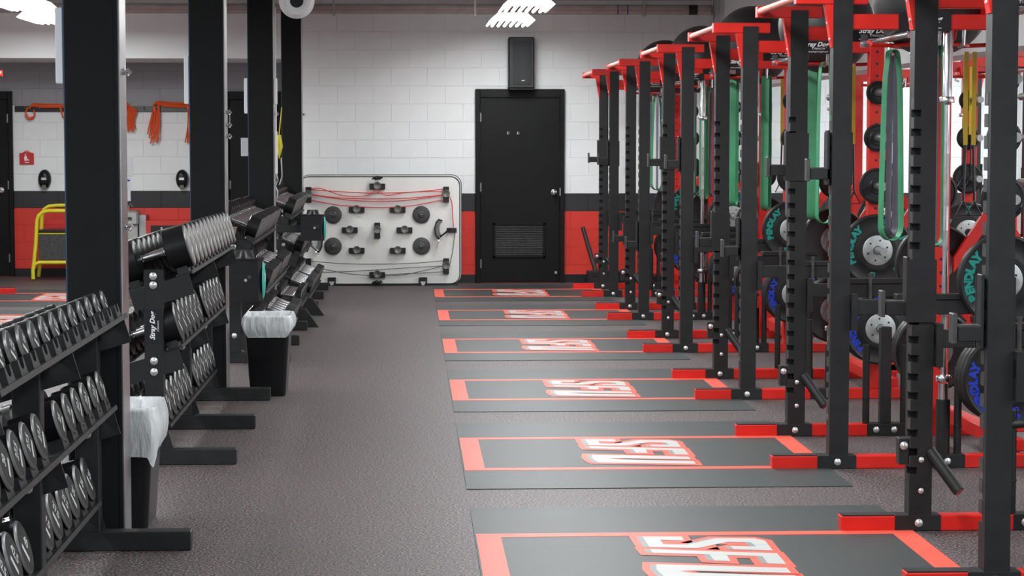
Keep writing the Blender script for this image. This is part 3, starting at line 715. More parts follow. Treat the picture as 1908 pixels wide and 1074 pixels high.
# ------------------------------------------------------------------ dumbbell racks
def db_meshes(R, hl, hg, num, rot=0, fm=None):
    head = MB().lathe([(0, R * .62), (.002, R * .80), (.004, R - .010), (.010, R), (hl - .008, R), (hl, R - .008)], 'x', 28, caps=True)
    head = head.mesh('head', m=GLOSS); head.materials.append(RUBF)
    hd = MB().lathe([(-hg / 2 - .004, .019), (-hg / 2 + .012, .019), (-hg / 2 + .016, .0155), (0, .0175), (hg / 2 - .016, .0155), (hg / 2 - .012, .019), (hg / 2 + .004, .019)], 'x', 12, caps=False).mesh('handle', m=CHR)
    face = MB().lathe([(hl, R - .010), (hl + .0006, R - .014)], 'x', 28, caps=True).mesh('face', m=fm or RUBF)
    rim = MB().lathe([(hl - .007, R + .0006), (hl + .0004, R - .0068), (hl + .0010, R - .0085)], 'x', 28, caps=False).mesh('rim', m=RIM)
    tx = MB(); c, s_ = math.cos(rot), math.sin(rot)
    u = Vector((0, c, s_)); v = Vector((0, -s_, c)); o = Vector((hl + .0018, 0, 0)); sc = R / .09
    text_on(tx, num, .050 * sc, o + v * .022 * sc, u, v, bold=.0015, sx=.8)
    flat(tx, [(-.036 * sc, -.038 * sc), (.036 * sc, -.038 * sc), (.036 * sc, -.020 * sc), (-.036 * sc, -.020 * sc)], o, u, v)
    return head, hd, face, flatmesh(tx, 'weight_number', GPRINT), rim, hg, R
_db = {}
def dumbbell(R, hl, hg, num, loc, th, label, group, rot=0, text=True, fm=None):
    key = (R, hl, hg, num, rot, fm and fm.name)
    if key not in _db: _db[key] = db_meshes(R, hl, hg, num, rot, fm)
    head, hd, face, tx, rim, _, _ = _db[key]
    t = thing('dumbbell', label, 'dumbbell', loc, (0, -th, 0), group)
    h = ob('head', head, None, t, (hg / 2, 0, 0)); ob('face', face, None, h); ob('rim', rim, None, h)
    if text: ob('weight_number', tx, None, h)
    h = ob('head', head, None, t, (-hg / 2, 0, 0), (0, 0, PI)); ob('face', face, None, h); ob('rim', rim, None, h)
    ob('handle', hd, None, t); return t
def tier_obj(parent, cx, cz, y0, y1, th, ys, smesh):
    """two saddle rails running along the rack, tilted across"""
    ax = Vector((math.cos(th), 0, math.sin(th))); nz = Vector((-math.sin(th), 0, math.cos(th))); c = Vector((cx, 0, cz)); ym = (y0 + y1) / 2; hy = (y1 - y0) / 2
    mb = MB()
    for s in (-1, 1):
        mb.obox(c + ax * s * .125 + Vector((0, ym, 0)) - nz * .004, ax * .040, (0, hy, 0), nz * .004)
        mb.obox(c + ax * s * .168 + Vector((0, ym, 0)) + nz * (-.006 if s > 0 else .0), ax * .003, (0, hy, 0), nz * .009)
    tr = ob('tier_rail', mb, BLK, parent)
    for yy in (y0 - .035, ym, y1 - .012):
        ob('bracket', MB().obox(c + Vector((0, yy, 0)) - nz * .060, ax * .155, (0, .004, 0), nz * .052), BLK, parent)
    for yy in ys:
        for s in (-1, 1):
            ob('saddle', smesh, None, tr, c + ax * s * .125 + Vector((0, yy, 0)), (0, -th, 0))
    return tr
sad = MB().prism([(-.055, 0), (.055, 0), (.048, .050), (.030, .050), (.022, .026), (.010, .018), (-.010, .018), (-.022, .026), (-.030, .050), (-.048, .050)], (-.028, 0, 0), (0, 1, 0), (0, 0, 1), (.056, 0, 0)).mesh('saddle', m=BLK)
postbolt = MB().lathe([(0, .019), (-.004, .019), (-.006, .012), (-.013, .011), (-.015, .006)], 'y', 14).mesh('bolt', m=ZINC)
RKN = ['nearest rack', 'second nearest rack', 'third rack', 'farthest rack']
TIER = ['top', 'middle', 'bottom']
def dumbbell_rack(ri, yc, lab, th, tiers, half=1.325):
    t = thing('dumbbell_rack', lab, 'rack', (0, 0, 0), group='three tier dumbbell racks')
    t.location = (-1.27, yc, 0); D = Vector((1.27, -yc, 0))
    ys3 = (yc - half, yc, yc + half)
    pz = .98 if th > 0 else .95
    for i, yy in enumerate(ys3):
        p = ob('post', MB().box(-1.317, -1.223, yy - .04, yy + .04, .075, pz, .004), BLK, t, D)
        for z in (.95, .905, .525, .47) if th > 0 else (.90, .85, .56, .20): ob('bolt', postbolt, None, p, (-1.27, yy - .04, z))
        f = ob('foot', MB().box(-1.67, -.865, yy - .04, yy + .04, 0, .078, .004), BLK, t, D)
        if i == 0:
            tx = MB(); text_on(tx, 'Stray Dog', .034, (-1.275, yy - .0412, .70), (0, 0, 1), (-1, 0, 0), shear=.35, bold=.0012)
            text_on(tx, 'STRENGTH', .011, (-1.247, yy - .0412, .70), (0, 0, 1), (-1, 0, 0))
            dk = ob('decal', MB().box(-1.312, -1.228, yy - .0408, yy - .0402, .61, .79), BLKS, p); ob('lettering', flatmesh(tx, 'lettering', WPRINT), None, p)
    for ti, (cx, cz, R0, R1, hl0, hl1, nums, n, rot) in enumerate(tiers):
        ys = [yc + half - .09 - (2 * half - .16) * i / (n - 1) for i in range(n)]
        if ti > 0: ys_use = [y for y in ys if abs(y - yc) > .11]
        else: ys_use = ys
        tr = tier_obj(t, cx, cz, yc - half, yc + half, th, ys_use, sad)
        for ch in t.children:
            if ch.name.startswith(('tier_rail', 'bracket')): ch.location = D
        ax = Vector((math.cos(th), 0, math.sin(th))); nz = Vector((-math.sin(th), 0, math.cos(th)))
        for i, yy in enumerate(ys):
            if yy not in ys_use: continue
            f = i / (n - 1); q = round(f * (len(nums) - 1)); fq = q / max(1, len(nums) - 1)
            R = round(R0 + (R1 - R0) * fq, 4); hl = round(hl0 + (hl1 - hl0) * fq, 4)
            c = Vector((cx, yy, cz)) + nz * (R + .020)
            num = nums[q]
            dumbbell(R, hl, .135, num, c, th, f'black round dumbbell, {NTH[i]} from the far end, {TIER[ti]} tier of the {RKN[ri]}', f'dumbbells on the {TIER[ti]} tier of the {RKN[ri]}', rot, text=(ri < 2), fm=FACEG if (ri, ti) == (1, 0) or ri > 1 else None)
    return t
T1 = math.radians(16.5); T2 = -math.radians(22)
top = ['5', '5', '7.5', '7.5', '10', '10', '12.5', '12.5', '15', '15', '17.5', '17.5', '20']
mid = ['20', '22.5', '22.5', '25', '25', '27.5', '27.5', '30', '30']
bot = ['35', '35', '37.5', '37.5', '40', '42.5', '42.5', '45']
dumbbell_rack(0, 7.195, 'black steel dumbbell rack nearest the camera at lower left', T1,
    [(-1.275, .895, .050, .066, .050, .075, top, 13, -.6), (-1.32, .53, .070, .084, .085, .10, mid, 13, .9), (-1.385, .15, .088, .094, .10, .115, bot, 13, -1.0)])
dumbbell_rack(1, 12.11, 'second black dumbbell rack, with large heavy dumbbells on top, between two columns', T1,
    [(-1.245, .925, .100, .108, .125, .125, ['85', '90', '95', '100'], 13, .4), (-1.30, .55, .092, .100, .11, .12, ['65', '70', '75', '80'], 13, -.7), (-1.36, .15, .088, .094, .11, .115, ['47.5', '50', '55', '60'], 13, .8)])
dumbbell_rack(2, 17.05, 'third black dumbbell rack behind the far bin, tilted to the aisle', T2,
    [(-1.28, .935, .080, .085, .085, .095, ['50', '60', '70'], 13, 0), (-1.19, .57, .076, .080, .08, .09, ['35', '40', '45'], 13, 0), (-1.10, .17, .072, .077, .08, .08, ['20', '25', '30'], 13, 0)])
dumbbell_rack(3, 21.99, 'farthest black dumbbell rack, in front of the white pulley board', T2,
    [(-1.28, .935, .080, .085, .085, .095, ['50', '60', '70'], 13, 0), (-1.19, .57, .076, .080, .08, .09, ['35', '40', '45'], 13, 0), (-1.10, .17, .072, .077, .08, .08, ['20', '25', '30'], 13, 0)])

# small wedge-footed rack between the third and the farthest rack
t = thing('kettlebell_rack', 'low black rack with wedge shaped feet between the two far dumbbell racks', 'rack', (-1.05, 19.3, 0))
for yy in (-.62, .62):
    ob('wedge_foot', MB().prism([(-.25, 0), (.27, 0), (.16, .16), (-.2, .16)], (0, yy - .03, 0), (1, 0, 0), (0, 0, 1), (0, .06, 0)), BLK, t)
ob('shelf_rail', MB().box(-.16, .12, -.62, .62, .16, .18, .003), BLK, t)
for i in range(7):
    yy = 18.95 + .15 * i
    dumbbell(.068, .06, .12, '10', Vector((-1.06, yy, .26)), T2 * .4, f'small black dumbbell, {NTH[i]} from the near end of the low wedge-footed rack', 'dumbbells on the low rack', 0, text=False)

# ------------------------------------------------------------------ wipe dispensers
def dispenser(loc, s, label, arm=0, reach=.2):
    t = thing('wipe_dispenser', label, 'dispenser', loc)
    w_, h, d = .135 * s, .29 * s, .22 * s
    prof = [(-w_, 0), (w_ * .8, 0), (w_, d * .2), (w_, d * .85), (w_ * .8, d), (-w_, d)]
    ob('housing', MB().prism(prof, (0, -d / 2, 0), (1, 0, 0), (0, 1, 0), (0, 0, h)), BLKS, t, ang=50)
    ob('lid', MB().prism([(p[0] * 1.04, (p[1] - d / 2) * 1.04 + d / 2) for p in prof], (0, -d / 2, h), (1, 0, 0), (0, 1, 0), (0, 0, .012)), GLOSS, t)
    ob('neck', MB().lathe([(h, .085 * s), (h + .035 * s, .07 * s), (h + .07 * s, .065 * s)], 'z', 20, (0, 0, 0)), BLKS, t, ang=70)
    ob('lock', MB().lathe([(0, .011), (-.006, .010)], 'y', 14, (.02, -d / 2, h * .52)), ZINC, t)
    ob('hasp', MB().box(.035, .06, -d / 2 - .004, -d / 2, h * .55, h * .64).box(-w_ * .9, .035, -d / 2 - .0015, -d / 2, h * .62, h * .624), BLKW, t)
    lb = MB().lathe([(0, .125 * s), (.010, .11 * s), (.016, .06 * s), (.017, .002)], 'x', 24, (0, 0, 0)); l_ = ob('round_label', lb, TURQ, t, (w_, 0, h * .5)); l_.scale = (1, .8, 1.08)
    ob('label_mark', MB().lathe([(0, .035 * s), (.002, .03 * s)], 'x', 14, (0, -.02, .0)), WPRINT, l_, (.0165, -.03, .02))
    ob('mount', MB().box(-w_ * .6 - arm, w_ * .4, d / 2, d / 2 + .03, h * .3, h * .6).box(-w_ * .6 - arm, -w_ * .6 - arm + .06, d / 2 + .03, d / 2 + reach, h * .3, h * .6), BLK, t)
    return t
q = P(455, 560, 15.35); dispenser((q.x, 15.35, q.z), 1.0, 'large black wipe dispenser with turquoise label on the third dumbbell rack', .02, .26)
q = P(583, 448, 20.3); dispenser((q.x, 20.3, q.z), .8, 'smaller black wipe dispenser with turquoise label near the white pulley board', .30, .235)

# ------------------------------------------------------------------ bins
def make_bin(loc, label, seed, bagdrop):
    rnd = random.Random(seed)
    t = thing('waste_bin', label, 'bin', loc, group='black waste bins')
    def ringpts(w_, d, z, r, n=10, jit=0):
        pts = []
        for cx, cy, a0 in ((w_ - r, d - r, 0), (-w_ + r, d - r, PI / 2), (-w_ + r, -d + r, PI), (w_ - r, -d + r, 1.5 * PI)):
            for i in range(n):
                a = a0 + PI / 2 * i / (n - 1); pts.append((cx + r * math.cos(a), cy + r * math.sin(a), z))
        return pts
    def loft(rings, caps=False):
        n = len(rings[0]); vs = [p for r_ in rings for p in r_]; fs = []
        for i in range(len(rings) - 1):
            for j in range(n): fs.append((i * n + j, i * n + (j + 1) % n, (i + 1) * n + (j + 1) % n, (i + 1) * n + j))
        if caps: fs.append(tuple(reversed(range(n))))
        return MB().add(vs, fs)
    H = .50
    ob('bin_body', loft([ringpts(.108, .15, 0, .02), ringpts(.112, .155, .006, .025), ringpts(.145, .20, H, .03), ringpts(.150, .205, H + .005, .03), ringpts(.142, .197, H + .004, .03), ringpts(.106, .148, .01, .02)], True), BLKS, t, ang=50)
    # liner: folded over the rim, hanging with wavy folds
    rings = []
    ph = [rnd.uniform(0, 6.28) for _ in range(6)]
    for k in range(12):
        f = k / 11
        base = ringpts(.147 + .012 * math.sin(f * PI), .202 + .010 * math.sin(f * PI), 0, .035)
        rr = []
        for j, p in enumerate(base):
            a = 2 * PI * j / len(base); wv = math.sin(5 * a + ph[0]) * .5 + math.sin(11 * a + ph[1] + 2 * f) * .3 + math.sin(19 * a + ph[2]) * .2
            drop = bagdrop * (1 + .16 * math.sin(2 * a + ph[3]) + .10 * math.sin(3 * a + ph[4]))
            z = H + .016 - drop * f + .004 * wv
            s_ = 1.015 + .045 * f * (1 + wv) * .8
            rr.append((p[0] * s_, p[1] * s_, z))
        rings.append(rr)
    inner = [ringpts(.14, .195, H + .012, .03), ringpts(.12, .17, H - .10, .03), ringpts(.10, .14, H - .3, .03)]
    top_ = [[(p[0], p[1], p[2] + .006 * math.sin(j * .9)) for j, p in enumerate(r_)] for r_ in inner]
    ob('bin_liner', loft(list(reversed(top_)) + rings), BAG, t, ang=80)
    return t
make_bin((-1.205, 9.12, 0), 'black waste bin with clear liner right behind the nearest column', 3, .20)
make_bin((-.895, 13.78, 0), 'black waste bin with loose clear liner standing beside the second column', 8, .11)

# ------------------------------------------------------------------ white pulley board
BY = 23.95
def Z(a, b, y=BY): return P(550 + a / 4.474, 310 + b / 4.474, y)
pb = thing('pulley_board', 'white rounded pulley board standing on its side against the back wall', 'exercise board', (Z(700, 1000).x, BY, 0))
org = Vector(pb.location)
def zz(a, b, dy=0): v = Z(a, b, BY + dy) - org; return v
x0, x1 = Z(40, 500).x - org.x, Z(1368, 500).x - org.x; z1 = Z(700, 92).z; z0 = Z(700, 978).z
def rrect(x0, x1, z0, z1, r, n=8):
    pts = []
    for cx, cz, a0 in ((x1 - r, z1 - r, 0), (x0 + r, z1 - r, PI / 2), (x0 + r, z0 + r, PI), (x1 - r, z0 + r, 1.5 * PI)):
        for i in range(n): a = a0 + PI / 2 * i / (n - 1); pts.append((cx + r * math.cos(a), cz + r * math.sin(a)))
    return pts
ob('deck', MB().prism(rrect(x0, x1, z0, z1, .10), (0, 0, 0), (1, 0, 0), (0, 0, 1), (0, .03, 0)), BOARD, pb)
ob('rim', MB().prism(rrect(x0 - .008, x1 + .014, z0 - .008, z1 + .012, .11), (0, .03, 0), (1, 0, 0), (0, 0, 1), (0, .012, 0)), BLKS, pb)
ob('back_deck', MB().prism(rrect(x0 - .004, x1 + .022, z0 - .006, z1 + .022, .11), (0, .042, 0), (1, 0, 0), (0, 0, 1), (0, .02, 0)), BOARD, pb)
ob('back_rim', MB().prism(rrect(x0 - .008, x1 + .030, z0 - .010, z1 + .030, .115), (0, .062, 0), (1, 0, 0), (0, 0, 1), (0, .02, 0)), BLKS, pb)
ob('bottom_rail', MB().box(x0 + .05, x1 - .02, .0, .10, 0.0, z0 + .004, .003), BLKS, pb)
PXM = 1 / 4.474 * BY / F
def housing(a, b, vert=False, cap=True):
    c = zz(a, b); hw, hh = (65 * PXM, 24 * PXM) if not vert else (24 * PXM, 65 * PXM)
    h = ob('pulley_housing', MB().box(c.x - hw, c.x + hw, -.045, 0, c.z - hh, c.z + hh, .004), BLKS, pb)
    if cap:
        r = 32 * PXM; cz = c.z + (8 * PXM)
        ob('pulley_cap', MB().lathe([(-.045, r), (-.060, r), (-.066, r * .93), (-.064, r * .8), (-.052, r * .4), (-.050, .002)], 'y', 24, (c.x, 0, cz)), PGREY, h)
for a, b in ((513, 362), (855, 362), (456, 532), (912, 532), (514, 703), (856, 703), (685, 168), (685, 905)): housing(a, b)
for a, b in ((112, 238), (1258, 235), (685, 535), (1258, 832)): housing(a, b, True)
housing(110, 832, True, False)
for a, b in ((316, 405), (1051, 403), (316, 667), (1053, 665)):
    c = zz(a, b); r = 73 * PXM
    dd = ob('base_disc', MB().lathe([(0, r), (-.018, r), (-.022, r * .94), (-.022, .04), (-.03, .03), (-.03, .002)], 'y', 36, (c.x, 0, c.z)), DISC, pb)
    ob('eye_bolt', MB().tube([(c.x - .02, -.03, c.z + .006), (c.x - .01, -.05, c.z), (c.x + .012, -.05, c.z), (c.x + .02, -.03, c.z + .006)], .006, 6).lathe([(-.03, .012), (-.05, .006)], 'y', 8, (c.x, 0, c.z)), CHR, dd)
def cord(pts, m, r=.005, nm='cord', dy=-.05):
    pth = []
    P_ = [zz(a, b, dy) for a, b in pts]
    for p in P_: p.y = dy
    for i in range(len(P_) - 1):
        p0, p1, p2, p3 = P_[max(i - 1, 0)], P_[i], P_[i + 1], P_[min(i + 2, len(P_) - 1)]
        for s in range(5):
            t_ = s / 5; pth.append(.5 * ((2 * p1) + (-p0 + p2) * t_ + (2 * p0 - 5 * p1 + 4 * p2 - p3) * t_ ** 2 + (-p0 + 3 * p1 - 3 * p2 + p3) * t_ ** 3))
    pth.append(P_[-1]); return ob(nm, MB().tube(pth, r, 6), m, pb)
for pts in ([(135, 190), (200, 183), (300, 215), (400, 245), (520, 250), (610, 240), (670, 195)], [(135, 195), (300, 207), (560, 222), (830, 222), (1050, 210), (1235, 190)],
            [(695, 195), (720, 230), (780, 242), (900, 222), (1100, 210), (1230, 212)], [(135, 235), (350, 262), (600, 272), (900, 268), (1100, 252), (1235, 238)],
            [(135, 238), (350, 270), (600, 293), (820, 293), (1000, 275), (1235, 240)], [(135, 283), (350, 322), (600, 342), (820, 343), (1000, 325), (1235, 280)],
            [(1285, 250), (1305, 300), (1312, 400), (1320, 510)], [(88, 220), (70, 260), (65, 350)]): cord(pts, REDC, .0055, 'red_cord')
for pts in ([(130, 792), (400, 812), (700, 817), (1000, 808), (1235, 788)], [(130, 835), (250, 860), (430, 895), (620, 912)], [(180, 885), (400, 880), (620, 868), (900, 850), (1235, 832)],
            [(750, 912), (900, 905), (1080, 870), (1235, 830)], [(750, 905), (950, 895), (1235, 880)], [(1290, 815), (1315, 700), (1330, 560)]): cord(pts, BLKC, .0045, 'dark_cord')
for a in (306, 1066):
    c0 = zz(a, 962); hb = ob('board_bracket', MB().box(c0.x - 34 * PXM, c0.x + 34 * PXM, -.03, 0, c0.z - 36 * PXM, c0.z + 36 * PXM, .003), BLKS, pb)
    ob('buckle', MB().prism([(-.03, .012), (.03, .012), (.012, -.03), (-.012, -.03)], (c0.x, -.036, c0.z - .01), (1, 0, 0), (0, 0, 1), (0, .006, 0)), ZINC, hb)
for (a, b) in ((685, 98), (685, 965)):
    mb = MB(); c = zz(a, b)
    for i in range(7):
        aa = i * .9; mb.tube([(c.x + .055 * math.cos(aa), -.05, c.z + .018 * math.sin(aa)), (c.x + .02 * math.cos(aa * 2), -.075, c.z + .02 * math.sin(aa * 1.7)), (c.x + .06 * math.cos(aa + 2), -.055, c.z - .02 * math.cos(aa))], .0075, 6)
    ob('cord_end_clips', mb, BLKS, pb)
def crescent(sgn, cx, cz):   # padded belt handles hooked on the board ends
    mb = MB(); pts = [(0, .10), (-.035, .06), (-.05, 0), (-.045, -.07), (-.02, -.12), (.0, -.135)]; inn = [(.035, -.10), (.012, -.06), (.005, 0), (.015, .05), (.045, .075), (.04, .085)]
    poly = [(p[0] * sgn, p[1]) for p in pts + inn]
    t = thing('belt_handle', 'dark curved handle with clips hooked on the %s end of the white board' % ('left' if sgn < 0 else 'right'), 'handle', org + Vector((cx, -.09, cz)))
    ob('grip', MB().prism(poly, (0, 0, 0), (1, 0, 0), (0, 0, 1), (0, .05, 0)), BLKS, t)
    ob('grip_inner', MB().prism([(p[0] * .75 + sgn * .004, p[1] * .8) for p in poly], (0, -.003, 0), (1, 0, 0), (0, 0, 1), (0, .003, 0)), PGREY, t)
    ob('strap', MB().tube([(0, -.01, -.11), (sgn * .05, -.015, -.075), (sgn * .13, 0, -.01)], .011, 6), BLKS, t)
    ob('clip', MB().tube([(0, -.02, -.10), (sgn * .03, -.022, -.12), (-sgn * .005, -.02, -.15), (-sgn * .01, -.02, -.185)], .005, 6), CHR, t)
c = zz(1195, 510); crescent(1, c.x, c.z)
c = zz(195, 620); crescent(-1, c.x, c.z)
c0 = zz(1305, 533); ob('end_plate', MB().box(c0.x - .055, c0.x + .055, -.03, 0, c0.z - .026, c0.z + .026, .003), BLKS, pb)

# speaker above the door
q0 = P(946, 166, BW); q1 = P(993, 71, BW)
t = thing('loudspeaker', 'tall black loudspeaker mounted on the wall above the black door', 'speaker', (q0.x, BW - .013, q0.z))
W, H = q1.x - q0.x, q1.z - q0.z
ob('cabinet', MB().box(0, W, -.24, 0, 0, H, .008), DOORM, t)
ob('bevel_frame', MB().prism([(.012, .012), (W - .012, .012), (W - .012, H - .012), (.012, H - .012)], (0, -.24, 0), (1, 0, 0), (0, 0, 1), (0, -.012, 0)), BLK, t)
ob('grille', MB().box(.045, W - .03, -.262, -.25, .045, H - .04, .008), GRILL, t)
ob('badge', MB().box(W / 2 - .0, W / 2 + .035, -.264, -.262, .085, .092), WPRINT, t)
ob('foot_ledge', MB().box(.01, W - .01, -.25, 0, -.012, .0), BLK, t)

# ------------------------------------------------------------------ alcove wall things
AY = AW - .014
ra, rb = P(28, 203, AY), P(421, 203, AY)
rail = thing('hook_rail', 'long black wall rail with hooks in the alcove', 'rail', (ra.x, AY, ra.z))
ob('rail_board', MB().box(0, d2l - ra.x, -.02, 0, -.035, .035, .003), BLKS, rail)
hooksx = [P(p, 200, AY).x - ra.x for p in (48, 75, 116, 236, 268, 290, 350)]
for hx in hooksx: ob('rail_hook', MB().tube([(hx, -.02, .0), (hx, -.07, .005), (hx, -.075, .03)], .006, 6), CHR, rail)
def tubes(label, strands, r=.008):
    y = AY - .06; c = P(strands[0][0][0], strands[0][0][1], y)
    t = thing('resistance_tubing', label, 'exercise tubing', c, group='orange tubing on the rail')
    for i, st in enumerate(strands):
        pts = [P(a, b, y) - Vector(c) + Vector((0, random.uniform(-.012, .012), 0)) for a, b in st]
        pth = []
        for k in range(len(pts) - 1):
            p0, p1, p2, p3 = pts[max(k - 1, 0)], pts[k], pts[k + 1], pts[min(k + 2, len(pts) - 1)]
            for s in range(4):
                u = s / 4; pth.append(.5 * ((2 * p1) + (-p0 + p2) * u + (2 * p0 - 5 * p1 + 4 * p2 - p3) * u ** 2 + (-p0 + 3 * p1 - 3 * p2 + p3) * u ** 3))
        pth.append(pts[-1]); ob('tube', MB().tube(pth, r, 8), ORNG, t)
tubes('orange tubing coiled on the alcove rail next to the far left door', [[(52, 199 + i), (48, 210), (50 + i, 219), (58, 223 - i), (65, 215), (63, 205)] for i in range(5)] + [[(55, 203), (60, 194 + i), (80, 194 + 1.5 * i), (118, 195 + 1.3 * i)] for i in range(5)] + [[(112 + i, 200), (116, 214 + i), (119, 220)] for i in range(3)])
tubes('short bundle of orange tubing hanging right of the nearest column', [[(222, 193 + i), (238, 193 + i), (238 + 2.6 * i, 205), (236 + 2.2 * i, 225), (232 + 3.2 * i, 240 + (i % 3) * 3)] for i in range(7)] + [[(222, 197 + i), (234, 199), (241 + 2 * i, 230), (243 + 2 * i, 244 - 3 * i)] for i in range(3)])
tubes('long bundle of orange tubing hanging left of the second column', [[(352, 193 + 1.4 * i), (315, 191 + 1.6 * i), (291 - i, 190 + i), (284 + 1.6 * i, 210), (277 + 3 * i, 240), (275 + 3.4 * i, 250 + (i % 3) * 8)] for i in range(6)] + [[(294 + i, 193 + i), (292 + i * 1.5, 230), (280 + 5 * i, 268 - i * 2)] for i in range(4)] + [[(351 + i, 196), (350, 235), (345 + 4 * i, 266 + i)] for i in range(3)])
# handwash sign
q = P(50, 307, AY); t = thing('wall_sign', 'small red shield shaped sign with white figure on the alcove wall', 'sign', q)
ob('sign_plate', MB().prism([(-.085, 0), (.085, 0), (.085, .135), (.045, .145), (0, .172), (-.045, .145), (-.085, .135)], (0, -.006, 0), (1, 0, 0), (0, 0, 1), (0, .006, 0)), SIGNR, t)
mb = MB(); flat(mb, [(-.025, .045), (0, .045), (.005, .09), (-.005, .105), (-.02, .105), (-.03, .085)], (0, -.0075, 0), (1, 0, 0), (0, 0, 1)); flat(mb, [(-.02, .110), (-.005, .110), (-.008, .125), (-.018, .125)], (0, -.0075, 0), (1, 0, 0), (0, 0, 1))
flat(mb, [(.005, .05), (.03, .045), (.012, .075)], (0, -.0075, 0), (1, 0, 0), (0, 0, 1)); flat(mb, [(-.02, .02), (.025, .02), (.025, .032), (-.02, .032)], (0, -.0075, 0), (1, 0, 0), (0, 0, 1)); flat(mb, [(-.005, .148), (.005, .148), (.005, .158), (-.005, .158)], (0, -.0075, 0), (1, 0, 0), (0, 0, 1))
ob('pictogram', flatmesh(mb, 'pictogram', WPRINT), None, t)
# sanitiser dispensers
for px, lb in ((84, 'black oval hand sanitiser dispenser on the alcove wall below the red sign'), (340, 'black oval hand sanitiser dispenser on the alcove wall left of the second column')):
    q = P(px, 334, AY); t = thing('sanitizer_dispenser', lb, 'dispenser', q)
    n = 20; rings = []
    for dy, sc in ((0, 1.0), (-.05, 1.0), (-.085, .85), (-.10, .5)):
        rings.append([(.075 * sc * math.cos(2 * PI * i / n), dy, .115 * sc * math.sin(2 * PI * i / n)) for i in range(n)])
    mb = MB(); vs = [p for r_ in rings for p in r_]; fs = [(i * n + j, i * n + (j + 1) % n, (i + 1) * n + (j + 1) % n, (i + 1) * n + j) for i in range(3) for j in range(n)] + [tuple(3 * n + i for i in range(n))]
    ob('cover', mb.add(vs, fs), GLOSS, t, ang=60)
    ob('level_window', MB().box(-.03, .03, -.104, -.098, -.01, .02, .002), CHR, t)
    ob('push_bar', MB().prism([(-.03, -.108), (.03, -.108), (.018, -.06), (-.018, -.06)], (0, -.095, 0), (1, 0, 0), (0, 0, 1), (0, .04, 0)), PGREY, t)
# papers
def paper(px0, py0, px1, py1, y, label, stripe=None):
    a, b = P(px0, py1, y), P(px1, py0, y); t = thing('paper_notice', label, 'notice', a)
    W, H = b.x - a.x, b.z - a.z
    ob('sheet', MB().box(0, W, -.002, 0, 0, H), PAPER, t)
    mb = MB()
    for i in range(6): mb.box(W * .12, W * (.5 + .06 * (i * 7 % 5)), -.0026, -.002, H * (.75 - .11 * i), H * (.765 - .11 * i))
    ob('text_lines', mb, GPRINT, t)
    if stripe: ob('header_stripe', MB().box(W * .05, W * .95, -.003, -.002, H * .86, H * .93), BLUEP, t)
paper(226, 294, 247, 328, AY, 'white paper notice on the alcove wall right of the nearest column, upper one')
paper(226, 332, 243, 375, AY, 'white paper notice with blue header, lower one of two', True)
paper(449, 257, 467, 291, AW - .037, 'small white notice taped on the alcove door between columns')
# drinking fountain
q0, q1 = P(205, 395, 25.2), P(261, 520, 25.2)
t = thing('drinking_fountain', 'grey steel drinking fountain on the red alcove wall behind the nearest column', 'fountain', (q0.x, AY, 0))
W = q1.x - q0.x; zt = q0.z
ob('cabinet', MB().box(.02, W - .06, -.30, 0, zt - .48, zt - .02, .006), FOUNT, t)
ob('basin', MB().box(0, W - .05, -.36, -.02, zt - .17, zt, .02), FOUNT, t)
ob('push_panel', MB().box(.08, W - .12, -.365, -.355, zt - .11, zt - .07), BLKW, t)
ob('spout', MB().tube([(W - .18, -.15, zt), (W - .18, -.15, zt + .06), (W - .15, -.2, zt + .075), (W - .13, -.22, zt + .05)], .008, 8), CHR, t)
ob('side_shroud', MB().box(W - .05, W + .03, -.24, 0, .36, zt - .05), ALU, t)
# red framed cabinet next to it
q0, q1 = P(266, 412, 25.4), P(352, 500, 25.4)
t = thing('equipment_cabinet', 'low red framed cabinet with dark window by the red wall, left of second column', 'cabinet', (q0.x, AY - .01, 0)); W = q1.x - q0.x
ob('body', MB().box(0, W, -.22, 0, .02, q0.z, .006), REDW, t)
ob('window', MB().box(.07, W - .07, -.226, -.22, .25, q0.z - .06), BLKS, t)
ob('cup_stack', MB().tube([(.20, -.235, q0.z - .16), (.20, -.235, q0.z - .08)], .018, 10).tube([(.27, -.235, q0.z - .16), (.27, -.235, q0.z - .09)], .018, 10), CHR, t)
# yellow step
yy = 24.95
def yp(a, b, dy=0): v = P(40 + a / 5.9625, 370 + b / 5.9625, yy + dy); v.y = yy + dy; return v
t = thing('step_platform', 'yellow tubular frame step with black panels beside the nearest column', 'step stool', (yp(300, 880).x, yy, 0)); o_ = Vector(t.location)
def ypath(pts, dy): return [Vector((yp(a, b, dy).x, yy + dy, (.022 if b > 850 else max(yp(a, b, dy).z, .022)))) - o_ for a, b in pts]
for pts, dy in (([(130, 895), (128, 800), (160, 500), (172, 250), (190, 190), (240, 150), (300, 138), (520, 138), (760, 138), (800, 180), (830, 895)], 0),
                ([(190, 870), (200, 780), (215, 500), (228, 200), (250, 120), (300, 88), (400, 78), (760, 78), (800, 120), (830, 870)], .45)):
    ob('tube_frame', MB().tube(ypath(pts, dy), .022, 10), YEL, t)
ob('tube_frame', MB().tube(ypath([(128, 800), (150, 730), (200, 712), (520, 712), (800, 712)], .0), .022, 10), YEL, t)
a, b = yp(195, 690) - o_, yp(800, 395) - o_
ob('step_panel', MB().box(a.x, b.x, -.0, .02, a.z, b.z, .003), BLKW, t)
ob('panel_edge', MB().box(a.x, b.x, -.004, .024, b.z, b.z + .01), YEL, t)
a, b = yp(240, 380, .4) - o_, yp(800, 335, .4) - o_
ob('top_tread', MB().box(a.x, b.x, .05, .42, a.z, b.z), BLKS, t)

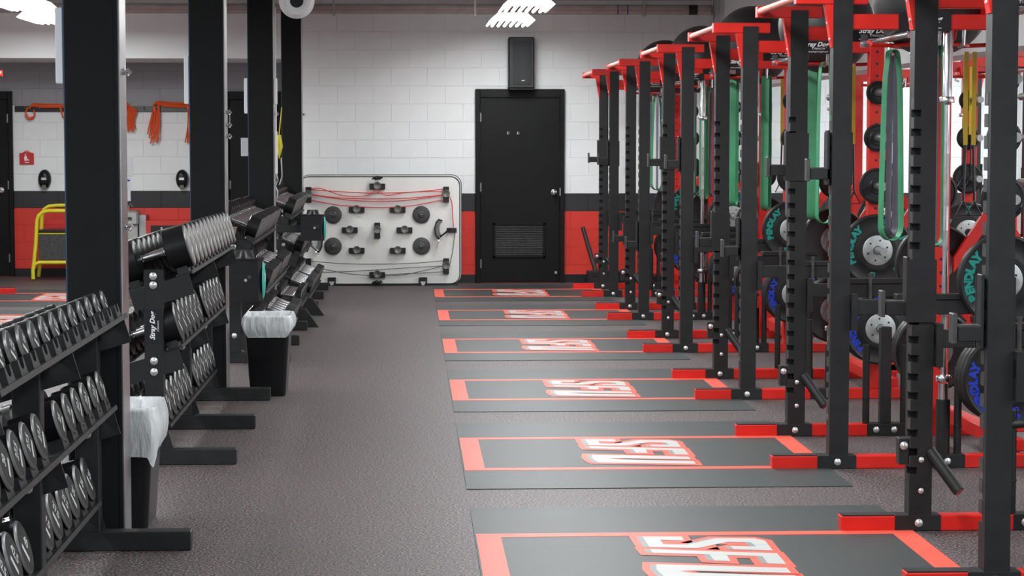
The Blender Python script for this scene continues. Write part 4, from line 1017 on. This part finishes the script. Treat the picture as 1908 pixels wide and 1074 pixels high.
# straps on the far columns
c = P(509, 146, 18.45); z1 = P(509, 195, 18.45).z; z2 = P(509, 245, 18.45).z; z3 = P(509, 325, 18.45).z
t = thing('white_strap', 'white padded strap hanging on the right side of the third column', 'strap', (-1.125, 18.45, z3))
ob('upper_sleeve', MB().box(-.014, .014, -.02, .02, z1 - z3, c.z - z3, .004), WPRINT, t)
ob('lower_sleeve', MB().box(-.012, .012, -.018, .018, 0, z2 - z3, .004), WPRINT, t)
ob('cord', MB().tube([(0, 0, z2 - z3), (.002, 0, z1 - z3)], .006, 6).tube([(0, 0, c.z - z3), (0, 0, c.z - z3 + .6)], .005, 6), WPRINT, t)
ob('chain', MB().tube([(0, 0, 0), (.012, 0, -.05), (-.01, 0, -.10), (.01, 0, -.15), (0, 0, -.22)], .009, 6), CHR, t)
q = P(520, 252, 22.9); q2 = P(520, 294, 22.9); q3 = P(524, 200, 22.9); q4 = P(524, 355, 22.9)
t = thing('yellow_tube_set', 'yellow tubing with chain and clips hanging left of the farthest column', 'exercise tubing', (q.x, 22.9, q4.z))
ob('tubing', MB().tube([(.03, 0, q3.z - q4.z), (.0, 0, q.z - q4.z)], .006, 6).tube([(0, 0, q.z - q4.z), (-.012, .0, (q.z + q2.z) / 2 - q4.z), (0, 0, q2.z - q4.z), (.02, 0, (q.z + q2.z) / 2 - q4.z), (.0, 0, q.z - q4.z)], .02, 8), YEL, t)
ob('chain', MB().tube([(.02, 0, q2.z - q4.z), (.03, 0, .15), (.0, 0, .06), (.03, 0, 0)], .008, 6), CHR, t)
# tapered cup on the third dumbbell rack, lone storage arm on the nearest power rack
q = P(428, 452, 15.62); t = thing('metal_cup', 'beige tapered metal cup fixed to the near post of the third dumbbell rack', 'cup', (q.x, 15.6, q.z))
ob('cup_body', MB().lathe([(0, .030), (.105, .052), (.110, .058), (.112, .056), (.106, .048), (.004, .027)], 'z', 24), mat('beige_metal', (.42, .34, .30), .35, metal=.5), t)
ob('storage_arm', MB().tube([(.03, -HS - .02, .60), (.42, -HS - .12, .635)], .015, 12), BLK, racks[0])
